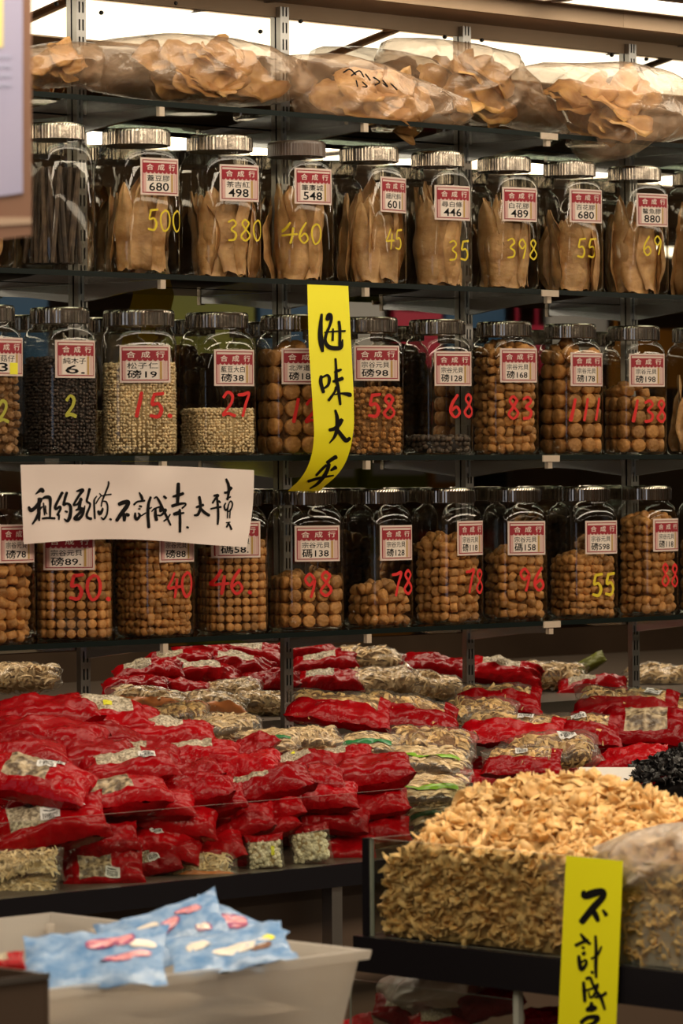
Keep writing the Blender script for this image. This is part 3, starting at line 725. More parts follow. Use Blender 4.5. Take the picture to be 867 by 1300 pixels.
def outline_sampler(pts):
    """radius of a star shaped outline about its centroid, by angle"""
    pts = [(p[0] + (q[0] - p[0]) * k / 8, p[1] + (q[1] - p[1]) * k / 8) for p, q in zip(pts, pts[1:] + pts[:1]) for k in range(8)]
    cx = sum(p[0] for p in pts) / len(pts); cy = sum(p[1] for p in pts) / len(pts)
    A = sorted((math.atan2(p[1] - cy, p[0] - cx), math.hypot(p[0] - cx, p[1] - cy)) for p in pts)
    A = [(A[-1][0] - 2 * math.pi, A[-1][1])] + A + [(A[0][0] + 2 * math.pi, A[0][1])]
    xs = [q[0] for q in A]; ys = [q[1] for q in A]
    return cx, cy, lambda t: float(np.interp((t + math.pi) % (2 * math.pi) - math.pi, xs, ys))
def inflated(pts, P, n, T, sd, nr=22, na=120, crease=.010, zmin=None, power=.5):
    """closed bag: outline seen from the front, swollen to a depth of T either way along n"""
    W_ = [atp(x, y, P, n) for x, y in pts]; ex = UPZ.cross(n).normalized() * -1
    c = sum(W_, Vector()) / len(W_); q = [((w - c).dot(ex), (w - c).z) for w in W_]
    cx, cy, rad = outline_sampler(q); mb = MB()
    def pt(i, j, side):
        r = (i / nr) ** .8; t = 2 * math.pi * j / na; R = rad(t)
        x, z = cx + R * r * math.cos(t), cy + R * r * math.sin(t)
        d = T * max(0, 1 - r ** 2.4) ** power
        w = c + ex * x + UPZ * z
        f = (1 - r ** 6)
        nz = noise.noise((x * 11 + sd, z * 11, sd)) * 1.6 + (1 - abs(noise.noise((x * 14, z * 17 + sd, side * 3)))) ** 4 * .9 + (1 - abs(noise.noise((x * 9 + z * 14, z * 5 - x * 6, sd + side)))) ** 6 * 1.4 + .5 * noise.noise((x * 45, z * 40, sd))
        d = side * (d + crease * nz * f)
        w = w + n * d
        if zmin is not None and w.z < zmin: w.z = zmin + .0003 * (1 + side)
        return w
    for side in (-1, 1):
        o = len(mb.v); mb.v.append(tuple(pt(0, 0, side)))
        for i in range(1, nr + 1):
            for j in range(na): mb.v.append(tuple(pt(i, j, side)))
        for j in range(na): mb.f.append((o, o + 1 + j, o + 1 + (j + 1) % na)); mb.m.append(0)
        for i in range(1, nr):
            for j in range(na):
                a = o + 1 + (i - 1) * na + j; b = o + 1 + (i - 1) * na + (j + 1) % na
                mb.f.append((a, a + na, b + na, b)); mb.m.append(0)
    return mb, c, ex, (cx, cy, rad)
YN_ = Vector((0, -1, 0))
BAGS = [
 ([(-30, 70), (20, 62), (75, 52), (110, 54), (125, 78), (115, 108), (70, 112), (-20, 104)], -.12, .07, 6, 'clear bag of fish maw partly behind the hanging board, leftmost on the top shelf'),
 ([(105, 55), (150, 48), (210, 42), (270, 46), (330, 58), (375, 78), (395, 105), (385, 122), (350, 133), (290, 137), (230, 132), (170, 124), (115, 114), (98, 85)], -.13, .085, 17, 'long clear bag of brown fish maw lying on the top shelf, second from the left'),
 ([(487, 68), (492, 48), (540, 48), (590, 54), (640, 66), (665, 95), (690, 130), (716, 166), (690, 170), (650, 160), (600, 160), (560, 150), (525, 118), (498, 100)], -.10, .075, 11, 'tall tan plastic bag of fish maw standing behind the bag with handwriting'),
 ([(364, 70), (420, 67), (470, 80), (540, 110), (588, 128), (597, 150), (578, 164), (520, 168), (470, 173), (420, 162), (386, 150), (378, 125), (376, 95)], -.165, .075, 13, 'clear bag of pale fish maw with black handwriting on the film'),
 ([(655, 86), (690, 79), (740, 80), (790, 78), (840, 90), (880, 112), (900, 150), (870, 176), (810, 188), (785, 203), (752, 207), (738, 180), (705, 148), (672, 112)], -.20, .085, 13, 'big tan plastic bag of fish maw drooping over the shelf edge, rightmost'),
]
for bi, (pts, Yc, T, cnt, lb) in enumerate(BAGS):
    P = Vector((0, Yc, 0)); zmin = SHELF[0] + .001 if bi != 4 else None
    mb, c, ex, (cx, cy, rad) = inflated(pts, P, YN_, T, 3.3 * bi + 1, crease=.012, zmin=zmin)
    base = Vector((c.x, c.y, SHELF[0] + .0005)); e = empty('plastic_bag', base)
    mb.v = [tuple(Vector(v) - base) for v in mb.v]
    mb.build('film', 'bag_film', e, True); tag(e, lb, 'bag')
    rnd = random.Random(bi)
    for k in range(int(cnt * 2.4)):
        for tr_ in range(30):
            t = rnd.uniform(0, 6.283); r = .54 * math.sqrt(rnd.random()); x, z = cx + rad(t) * r * math.cos(t), cy + rad(t) * r * math.sin(t)
            w = c + ex * x + UPZ * (z * (.62 if z > 0 else 1)) + YN_ * rnd.uniform(-.6, .80) * T * (1 - r * r) ** .5
            if zmin is None or w.z > zmin + .018: break
        o = link('dried_fish_maw', RUF[rnd.randrange(6)])
        sc = rnd.uniform(.58, .92) * (.55 if bi in (0,) else 1)
        o.matrix_world = Matrix.Translation(w) @ Matrix.Rotation(rnd.uniform(-.5, .5), 4, 'Y') @ Matrix.Rotation(rnd.uniform(.5, 1.4), 4, 'X') @ Matrix.Rotation(rnd.uniform(-.6, .6), 4, 'Z') @ Matrix.Diagonal((sc, sc, sc, 1))
        nm = ['leftmost bag behind the board', 'long brown bag', 'tall tan bag', 'bag with handwriting', 'drooping rightmost bag'][bi]
        tag(o, 'ruffled amber fish maw inside the %s on the top shelf' % nm, 'fish maw', 'fish maw in the %s' % nm)
    if bi == 3:
        mb = MB(); mp = lambda x, y: tuple(atp(x, y, P + YN_ * (T + .022), YN_) - base)
        for st in ([(436, 92, 2), (444, 88, 2), (452, 95, 2)], [(446, 96, 2), (456, 90, 2), (462, 98, 1.6)], [(464, 94, 2), (470, 102, 2)], [(474, 98, 2), (482, 104, 2), (476, 108, 2)], [(486, 102, 2), (492, 110, 2), (486, 106, 1.5)], [(496, 106, 2), (504, 114, 2)], [(452, 102, 1.8), (454, 110, 1.8)], [(460, 104, 1.8), (466, 110, 1.8), (460, 110, 1.5)]):
            stroke(mb, st, mp)
        mb.build('handwriting', 'ink', e)

# ------------------------------------------------------------------ paper signs
def strokes_obj(name, groups, mapf, mt, parent):
    mb = MB()
    for ox, oy, sc, ST_ in groups:
        for st in ST_: stroke(mb, [(ox + x / sc, oy + y / sc, w / sc) for x, y, w in st], mapf)
    return mb.build(name, mt, parent)
YW = YF - .012
def ban_y(px, py):
    return YW - .006 * math.sin((px - 25) / 297 * math.pi) - .010 * max(0, (py - 640) / 50) * max(0, (px - 230) / 90) - .004 * noise.noise((px * .02, py * .02, 0))
def ban(px, py, k=0): return at(px, py, ban_y(px, py) - k)
bl = at(30, 690, YW); e = empty('paper_banner', bl)
def ban_edge(u, v):
    top = 590 + 3 * math.sin(u * 3.1) * -1 + u * 7; bot = 691 - 6.5 * math.sin(min(1, u * 1.25) * math.pi) + (4 * max(0, u - .8) / .2)
    x = (26 + 4 * (1 - v)) * (1 - u) + (322 - 9 * (1 - v) + 3 * math.sin(v * 3)) * u
    return x, bot + (top - bot) * v
mb = MB()
for s_ in (0, 1): mb.grid(lambda u, v: ban(*ban_edge(u, v), .0003 * s_) - bl, 30, 8)
mb.build('paper', 'white_paper', e, True)
A = (25, 605, 8.67, [
 [(175, 195, 12), (215, 160, 34), (240, 148, 54), (262, 165, 40)], [(100, 335, 28), (125, 372, 44), (170, 342, 40), (225, 272, 40), (235, 240, 34)],
 [(215, 240, 38), (212, 330, 42), (212, 420, 38), (215, 485, 20)], [(210, 400, 34), (180, 465, 32), (140, 525, 18)], [(215, 370, 24), (250, 330, 16)],
 [(262, 290, 16), (268, 350, 20), (275, 425, 14)], [(255, 240, 24), (290, 226, 38), (330, 234, 42), (338, 290, 32), (335, 370, 27), (335, 450, 23)],
 [(285, 320, 14), (290, 400, 16), (305, 410, 10)], [(250, 462, 24), (310, 456, 27), (388, 460, 27)],
 [(470, 175, 34), (430, 250, 31), (392, 330, 31), (402, 358, 27), (440, 332, 31), (448, 362, 28), (415, 420, 24), (432, 422, 24), (432, 475, 20)],
 [(520, 175, 32), (500, 240, 31), (485, 310, 31), (520, 296, 27), (555, 320, 35), (562, 380, 38), (550, 450, 41), (525, 490, 33), (490, 465, 14)], [(500, 380, 20), (525, 390, 26)],
 [(625, 162, 18), (665, 152, 33), (695, 150, 38), (660, 200, 31), (610, 280, 27), (596, 315, 25), (640, 300, 25), (680, 250, 38)], [(675, 240, 33), (660, 310, 38), (655, 365, 33)],
 [(620, 370, 22), (670, 350, 31), (690, 366, 35), (640, 420, 33), (610, 460, 42), (650, 465, 38), (690, 420, 33), (705, 370, 30), (718, 320, 12)],
 [(770, 135, 33), (755, 200, 27), (740, 270, 27), (775, 300, 25), (765, 350, 25), (740, 410, 28), (746, 450, 31), (790, 465, 31)]])
B = (90, 605, 8.67, [
 [(285, 215, 14), (258, 260, 20), (258, 340, 22), (265, 465, 20)], [(275, 300, 14), (300, 255, 16), (330, 215, 12)], [(415, 55, 16), (415, 90, 20), (385, 170, 20), (345, 270, 18), (335, 330, 16)],
 [(315, 185, 14), (340, 214, 16)], [(340, 214, 16), (390, 202, 16), (445, 195, 18)], [(345, 270, 14), (390, 280, 20), (405, 340, 20), (395, 420, 22), (360, 470, 24), (335, 450, 16)],
 [(300, 380, 30), (320, 408, 38), (345, 372, 30), (350, 345, 17)], [(430, 465, 22), (445, 475, 24)]])
C_ = (140, 605, 8.67, [
 [(95, 305, 42), (140, 287, 48), (195, 280, 48), (180, 330, 48), (120, 410, 45), (70, 485, 37)], [(140, 390, 32), (155, 440, 43), (155, 485, 32)], [(175, 415, 37), (205, 425, 37)],
 [(320, 175, 16), (345, 225, 33), (355, 260, 27)], [(260, 310, 24), (300, 277, 22), (380, 265, 24)], [(320, 325, 24), (345, 330, 24)], [(312, 355, 18), (330, 355, 18)],
 [(275, 400, 22), (275, 445, 33), (295, 470, 33), (325, 430, 30), (310, 400, 18)], [(330, 440, 16), (390, 400, 18)], [(445, 225, 28), (420, 310, 33), (415, 420, 37), (425, 560, 33)], [(420, 360, 16), (455, 340, 16)],
 [(455, 385, 14), (490, 352, 18), (560, 330, 24)], [(500, 345, 22), (498, 420, 35), (510, 480, 38)], [(485, 240, 16), (510, 226, 20), (545, 280, 27), (580, 360, 33), (620, 440, 27), (665, 535, 20)],
 [(555, 340, 28), (550, 385, 22), (575, 370, 22), (610, 370, 33), (560, 425, 24), (520, 425, 18)], [(590, 490, 20), (630, 460, 20), (660, 415, 16)], [(590, 215, 24), (615, 240, 29)],
 [(750, 75, 37), (748, 160, 43), (740, 300, 34)], [(690, 220, 24), (750, 206, 37), (805, 185, 33)], [(680, 325, 37), (740, 306, 34), (815, 295, 24), (830, 312, 20), (790, 350, 20)],
 [(700, 415, 37), (760, 388, 33), (765, 360, 22)], [(720, 415, 32), (810, 400, 24)], [(765, 370, 27), (768, 480, 33), (768, 610, 28)]])
D_ = (230, 600, 8.67, [
 [(62, 600, 24), (80, 606, 24)], [(200, 265, 30), (212, 340, 33), (210, 400, 31), (185, 460, 33), (145, 470, 24)], [(168, 380, 27), (245, 355, 31)], [(215, 395, 27), (260, 440, 35), (310, 472, 33)],
 [(360, 255, 24), (405, 250, 33), (375, 290, 24), (345, 335, 22)], [(415, 310, 20), (430, 330, 22)], [(325, 400, 20), (380, 386, 24), (438, 378, 27)], [(395, 280, 24), (405, 380, 27), (408, 480, 28), (402, 570, 22)],
 [(495, 70, 24), (520, 130, 33), (525, 200, 31), (510, 300, 24)], [(478, 220, 27), (510, 215, 27), (552, 165, 38)], [(500, 290, 22), (545, 265, 18)],
 [(490, 335, 16), (475, 370, 20), (490, 415, 20), (515, 380, 16), (530, 330, 14), (550, 315, 18), (565, 350, 18), (545, 410, 18), (515, 430, 16)], [(520, 345, 14), (512, 420, 16), (510, 500, 16)], [(540, 400, 14), (535, 500, 14)],
 [(500, 600, 20), (515, 570, 20), (520, 545, 16)], [(520, 545, 16), (555, 625, 24)], [(495, 550, 12), (540, 545, 14)]])
strokes_obj('calligraphy', [A, B, C_, D_], lambda x, y: ban(x, y, .0012) - bl, 'ink', e)
for px, py in ((66, 586), (180, 583)):
    mb = MB(); c0 = at(px, py, YW - .0015)
    mb.grid(lambda u, v: at(px - 9 + 18 * u, py - 4 + 12 * v, YW - .002 + .003 * v * 0) - bl, 1, 1); mb.build('tape_strip', 'clear_film', e)
tag(e, 'white paper banner with black brushed characters hung below the middle jar shelf', 'banner')
# yellow strip on the shelves
YS = [(360, -.243), (380, -.250), (440, -.266), (500, -.276), (550, -.276), (580, -.268), (600, -.254), (615, -.232), (628, -.195)]
LX = [(360, 390), (440, 392), (500, 396), (550, 399), (572, 397), (590, 392), (605, 384), (618, 372), (624, 362)]
RX = [(360, 442), (440, 446), (500, 449), (540, 449.5), (565, 446), (585, 440), (600, 431), (612, 419), (623, 404)]
def curve(T_, y): return float(np.interp(y, [a for a, b in T_], [b for a, b in T_]))
def strip_y(py): 
    return sum(curve(YS, py + d) for d in (-8, -4, 0, 4, 8)) / 5
def lr(T_, py): return sum(curve(T_, py + d) for d in (-6, -3, 0, 3, 6)) / 5
b0 = at(416, 362, YS[0][1]); e = empty('paper_strip', b0); mb = MB()
def ysurf(u, v, k):
    py = 361 + 262.5 * v; x = lr(LX, py) * (1 - u) + lr(RX, py) * u; py2 = py + 2 * u * (1 - v)
    return at(x, py2, strip_y(py) - k) - b0
for k in (0, .0003): mb.grid(lambda u, v: ysurf(u, v, k), 6, 48)
mb.build('paper', 'yellow_paper', e, True)
E_ = (360, 355, 8.67, [
 [(420, 380, 27), (410, 480, 43), (405, 600, 58), (415, 700, 58), (430, 790, 32)], [(480, 440, 42), (505, 392, 60), (525, 430, 38), (510, 500, 30), (470, 600, 33), (460, 680, 38), (500, 740, 48), (580, 755, 48), (635, 740, 42), (650, 660, 16)],
 [(610, 460, 32), (620, 560, 35), (618, 740, 32)], [(450, 580, 14), (550, 570, 18), (680, 565, 22)], [(545, 540, 20), (540, 670, 28)],
 [(415, 1060, 33), (410, 1130, 43), (440, 1240, 38)], [(420, 1080, 20), (480, 1052, 28), (505, 1090, 35), (490, 1160, 31), (440, 1200, 24)], [(572, 870, 26), (578, 960, 28), (582, 1100, 41), (600, 1180, 37), (615, 1290, 33), (625, 1375, 27)],
 [(560, 1020, 20), (600, 1002, 33), (635, 990, 24)], [(545, 1120, 27), (590, 1110, 38), (650, 1085, 43)], [(580, 1180, 27), (560, 1240, 27), (495, 1330, 31)], [(560, 1265, 14), (640, 1252, 24), (720, 1265, 48), (742, 1278, 32)]])
F_ = (360, 490, 8.67, [
 [(570, 265, 24), (590, 350, 41), (590, 470, 45), (560, 560, 33), (505, 630, 12)], [(505, 485, 38), (560, 470, 43), (610, 430, 43), (640, 370, 48)], [(600, 490, 38), (650, 560, 48), (690, 600, 48), (730, 575, 38)],
 [(480, 845, 38), (540, 802, 43), (580, 780, 48)], [(575, 895, 48), (520, 930, 22)], [(500, 860, 43), (480, 930, 43), (440, 1000, 43), (370, 1080, 32), (290, 1130, 17)], [(360, 985, 27), (420, 920, 32), (470, 870, 27)], [(270, 1050, 32), (400, 1012, 31), (550, 985, 18)]])
strokes_obj('calligraphy', [E_, F_], lambda x, y: at(x, y, strip_y(y) - .0012) - b0, 'ink', e)
tag(e, 'long yellow paper strip with black brushed characters hanging over the middle jars', 'sign')

# ------------------------------------------------------------------ hanging board near the camera, top left
DB = 4.35
def cam_at(px, py, d): 
    r_ = ray(px, py); return CAM + r_ * (d / FPX)
o0 = cam_at(0, 150, DB); e = empty('notice_board', o0)
nrm = -FW
def bp(px, py, k=0): return cam_at(px, py, DB - k) - o0
def slab(px0, px1, py0, py1, k0, k1, py1b=None):
    q = [(px0, py0), (px1, py0), (px1, py1), (px0, py1b or py1)]
    v = [bp(x, y, k0) for x, y in q] + [bp(x, y, k1) for x, y in q]
    return MB().add(v, [(3, 2, 1, 0), (4, 5, 6, 7), (0, 1, 5, 4), (1, 2, 6, 5), (2, 3, 7, 6), (3, 0, 4, 7)])
slab(-160, 40, -60, 299, -.012, 0, 322).build('backboard', 'board_brown', e)
pp = slab(-150, 29, -60, 245, .0005, .002, 270).build('notice_paper', 'board_paper', e)
mb = MB()
for y in range(70, 118, 12): 
    s2 = slab(-100, 14, y, y + 4, .0022, .0026); mb.add(s2.v, s2.f)
mb.build('printed_lines', 'board_line', pp)
slab(-100, 4, -20, 60, .0022, .0026).build('printed_panel', 'board_yellow', pp)
slab(-160, 40, 276, 284, .0005, .0015, 296).build('tape_strip', 'tape', e)
for px in (-120, 20):   # suspension cords up to the ceiling
    a = bp(px, -50, -.004); top = ZC - o0.z - .0; mb = MB(); mb.box(a.x - .002, a.x + .002, a.y - .002, a.y + .002, a.z, top); mb.build('hanging_cord', 'black_screw', e)
tag(e, 'brown notice board with a pale lilac paper hanging at the upper left, out of focus', 'notice board')

# ------------------------------------------------------------------ packet counter
YL = -.78
LZ = at(200, 1121, YL).z                       # counter surface
PX1 = at(600, 985, YL).x
PZ = at(200, 1028, YL).z
e = empty('display_counter', (0, YL, 0))
def loc_build(mb, name, mt, par, b, smooth=False):
    mb.v = [tuple(Vector(v) - b) for v in mb.v]; return mb.build(name, mt, par, smooth)
cb = Vector((0, YL, 0))
RXE = 3.0
loc_build(MB().box(-3.2, RXE, YL, .05, LZ - .03, LZ), 'worktop', 'counter_top', e, cb)
loc_build(MB().box(-3.2, PX1 + .02, YL - .012, YL - .0005, LZ - .036, LZ + .001), 'front_lip', 'black_gloss', e, cb)
loc_build(MB().box(-3.2, RXE, YL + .06, YL + .08, .0, LZ - .03), 'front_panel', 'counter_brown', e, cb)
loc_build(MB().box(-3.2, RXE, YL - .008, YL + .01, LZ - .16, LZ - .15), 'rail', 'black_gloss', e, cb)
px_ = at(428, 1150, YL - .004).x
loc_build(MB().box(px_ - .012, px_ + .012, YL - .004, YL + .02, 0, LZ - .036), 'steel_leg', 'steel', e, cb)
tag(e, 'dark shop counter carrying the pile of red packets', 'counter')
e = empty('acrylic_guard', (0, YL, LZ)); cb = Vector((0, YL, LZ))
mb = MB().box(-3.2, PX1, YL, YL + .004, LZ + .0005, PZ); mb.m = [1, 1, 0, 0, 1, 1]
loc_build(mb, 'pane', ['pane_glass', 'pane_edge'], e, cb)
mb = MB().box(PX1 - .004, PX1, YL + .0045, -.45, LZ + .0005, PZ); mb.m = [0, 0, 1, 1, 1, 1]
loc_build(mb, 'end_pane', ['pane_glass', 'pane_edge'], e, cb)
tag(e, 'low clear acrylic guard along the front of the red packet pile', 'acrylic guard')
RZ = LZ + .17
tag(MB().box(-3.2, RXE, .12, 1.5, LZ - .03, RZ).build('rear_counter', 'counter_top'), 'raised rear counter behind the slotted rails, carrying more packets', 'counter')

# ------------------------------------------------------------------ packets
def pil(s, t, side, L, Wd, T, sd):
    g = (max(0, 1 - abs(s) ** 2.8) * max(0, 1 - abs(t) ** 3)) ** .5
    x = L / 2 * s * (.93 + .07 * t * t + .02 * noise.noise((t * 2, sd, 1))); y = Wd / 2 * t * (.90 + .10 * s * s)
    z = side * T / 2 * g * (1 + .35 * noise.noise((s * 1.8, t * 1.8, sd)))
    z += .006 * noise.noise((s * 3.1, t * 2.4, sd + 9)) + .0035 * abs(s) ** 3 * math.sin(t * 11 + sd) + .0030 * noise.noise((s * 9, t * 8, sd + 4 * side)) + .0016 * (1 - abs(noise.noise((s * 7 + t * 5, t * 9, sd + side)))) ** 4 + .012 * noise.noise((sd, 2, 5)) * s * s
    return (x, y, z)
KIND = {}
def strip_piece(L=.035, wd=.006, th=.0012, curl=2.2):
    v = []; f = []; n = 5; R = L / curl
    for i in range(n + 1):
        t = (i / n - .5) * curl; x = R * math.sin(t); z = R * math.cos(t) - R * .85
        w = wd * (.6 + .4 * math.sin(math.pi * i / n))
        for yy, zz in ((-w / 2, -th / 2), (w / 2, -th / 2), (w / 2, th / 2), (-w / 2, th / 2)): v.append((x, yy, z + zz))
    for i in range(n):
        for k in range(4): a = i * 4 + k; b = i * 4 + (k + 1) % 4; f.append((a, b, b + 4, a + 4))
    f.append((3, 2, 1, 0)); f.append((n * 4, n * 4 + 1, n * 4 + 2, n * 4 + 3)); return v, f
def packet_mesh(kind, var):
    """list of (part name, mesh) for a packet 0.17 m long"""
    key = (kind, var)
    if key in KIND: return KIND[key]
    sd = 11.3 * var + {'rw': 0, 'rg': 3, 'rn': 5, 'r': 7, 'cb': 13, 'cn': 17, 'cg': 23, 'be': 29, 'co': 31, 'cd': 37}[kind]
    L, Wd, T = {'be': (.085, .085, .035), 'cg': (.16, .10, .04), 'cb': (.19, .12, .045)}.get(kind, (.17, .092, .056))
    nu, nv = 32, 20; out = []
    win = {'rw': (-.62, .40, -.35, .92), 'rg': (-.70, .15, -.45, .92), 'rn': (-.55, .25, -.75, .8)}.get(kind)
    red, oth = MB(), MB()
    def cls(u, v, side):
        s, t = 2 * u - 1, 2 * v - 1
        if win: return side > 0 and win[0] < s < win[1] and win[2] < t < win[3]
        if kind == 'cb': return t > (-.1 if side > 0 else -.3) and not s > .72
        if kind in ('cn', 'cg', 'cd'): return True
        if kind == 'be': return t < .62
        if kind == 'co': return t > -.62
        return False
    for side in (-1, 1):
        pts = [[pil(2 * i / nu - 1, 2 * j / nv - 1, side, L, Wd, T, sd) for i in range(nu + 1)] for j in range(nv + 1)]
        for tgt in (red, oth):
            o = len(tgt.v)
            for r_ in pts: tgt.v += r_
            for j in range(nv):
                for i in range(nu):
                    if cls((i + .5) / nu, (j + .5) / nv, side) == (tgt is oth):
                        a = o + j * (nu + 1) + i; q = (a, a + 1, a + nu + 2, a + nu + 1); tgt.f.append(q if side > 0 else q[::-1]); tgt.m.append(0)
    if red.f: out.append(('red_film' if kind != 'co' else 'orange_film', red.mesh('red_film', ['red_film' if kind != 'co' else 'noodle_orange'], True), None))
    if win:
        out.append(('window', oth.mesh('window', [{'rw': 'window_seed', 'rg': 'window_grey', 'rn': 'window_nut'}[kind]], True), None))
    elif oth.f:
        out.append(('clear_film', oth.mesh('clear_film', ['clear_film'], True), None))
        rnd = random.Random(var * 7 + len(kind)); Ms = []
        if kind == 'be': bv, bf = ico(); cnt = 240; mt = 'bean'
        else:
            cnt = {'cb': 190, 'cn': 230, 'cg': 210, 'co': 200, 'cd': 150}[kind]; mt = {'cb': 'slice', 'cn': 'noodle', 'cg': 'noodle', 'co': 'noodle', 'cd': 'slice'}[kind]
            bv, bf = strip_piece(.034 if kind in ('cb', 'cd') else .026, .007 if kind in ('cb', 'cd') else .0055, .0014, 2.3 if kind in ('cb', 'cd') else 1.1)
        for k in range(cnt):
            s, t = rnd.uniform(-.86, .86), rnd.uniform(-.84, .84); side = 1 if rnd.random() < .68 else -1
            p = Vector(pil(s, t, side, L, Wd, T, sd)) * .93; p.z -= side * (.0035 if kind == 'be' else .003); p.z *= .9
            q = Vector(pil(s + .03, t, side, L, Wd, T, sd)) - Vector(pil(s - .03, t, side, L, Wd, T, sd)); q2 = Vector(pil(s, t + .03, side, L, Wd, T, sd)) - Vector(pil(s, t - .03, side, L, Wd, T, sd))
            nn = q.cross(q2).normalized() * side
            if kind == 'be': Ms.append(M4(p, rot_rand(), .0056 * rnd.uniform(.9, 1.1)))
            else: Ms.append(M4(p, frame(nn, rnd.uniform(0, 6.28) if kind != 'cg' else rnd.gauss(0, .35)) @ Matrix.Rotation(rnd.gauss(0, .5 if kind != 'cg' else .1), 3, 'X'), rnd.uniform(.7, 1.15)))
        V, Fq = inst(bv, bf, Ms); mb = MB().add(V.tolist(), Fq.tolist(), 0)
        n2 = MB(); 
        for side in (-1, 1): n2.grid(lambda u, v: Vector(pil((2 * u - 1) * .9, (2 * v - 1) * .88, side, L, Wd, T, sd)) * .8, 10, 8)
        mb.add(n2.v, n2.f, 1)
        out.append(('contents', mb.mesh('contents', [mt, 'seed_core' if kind in ('cn', 'cg', 'be', 'co') else 'core_brown'], kind == 'be'), 'stuff'))
        if kind == 'cg':
            g = MB().grid(lambda u, v: Vector(pil(-.8 + 1.5 * u, -.55 + .3 * v, 1, L, Wd, T, sd)) + Vector((0, 0, .0016)), 14, 3); out.append(('green_band', g.mesh('green_band', ['green_dark' if var % 2 else 'green_band'], True), None))
    KIND[key] = (out, L, Wd, T, sd); return KIND[key]
def packet(px, py, wpx, Y, roll, tilt, yaw, kind, var, label, stickers=(), group=None, name=None, world=None):
    parts, L, Wd, T, sd = packet_mesh(kind, var)
    p = world or at(px, py, Y); S = FPX / depth(p); sc = .93 * wpx / S / L if wpx else .85
    d = p - CAM; d.z = 0; d.normalize(); rt = Vector((d.y, -d.x, 0))
    ti = math.radians(tilt); ey = d * math.cos(ti) + UPZ * math.sin(ti); ez = UPZ * math.cos(ti) - d * math.sin(ti)
    B0 = Matrix((rt, ey, ez)).transposed()
    R = Matrix.Rotation(-math.radians(roll), 3, d) @ B0 @ Matrix.Rotation(math.radians(yaw), 3, 'Z')
    e = empty(name or {'r': 'red_packet', 'rw': 'red_packet', 'rg': 'red_packet', 'rn': 'red_packet', 'cb': 'clear_packet', 'cn': 'noodle_packet', 'cg': 'noodle_packet', 'be': 'bean_packet', 'co': 'noodle_packet', 'cd': 'clear_packet'}[kind], p)
    e.matrix_world = M4(p, R, sc)
    for nm, me, kd in parts:
        o = link(nm, me, e)
        if kd: o['kind'] = kd
    for (s0, t0, w_, h_, ang, kd) in stickers:
        ca, sa = math.cos(math.radians(ang)), math.sin(math.radians(ang))
        def sp(u, v, k):
            x, y = (u - .5) * w_, (v - .5) * h_; x, y = x * ca - y * sa, x * sa + y * ca
            q = Vector(pil(max(-.97, min(.97, s0 + 2 * x / L)), max(-.97, min(.97, t0 + 2 * y / Wd)), 1, L, Wd, T, sd)); q.z += .0016 + k; return q
        st = MB().grid(lambda u, v: sp(u, v, 0), 6, 5).build('sticker', {'w': 'white_label', 'y': 'yellow_tag'}[kd], e, True)
        if kd == 'w':
            mb = MB(); rr = random.Random(int(px + py)); u = .12
            while u < .86:
                w2 = rr.uniform(.015, .05); mb.grid(lambda a, b: sp(u + w2 * a, .15 + .5 * b, .0005), 1, 4); u += w2 + rr.uniform(.02, .05)
            mb.grid(lambda a, b: sp(.15 + .6 * a, .76 + .07 * b, .0005), 4, 1)
            mb.build('barcode', 'ink', st)
    tag(e, label, {'r': 'packet', 'be': 'bean packet'}.get(kind, 'packet'), group)
    return e
SW = lambda s, t, a=0: (s, t, .030, .022, a, 'w')
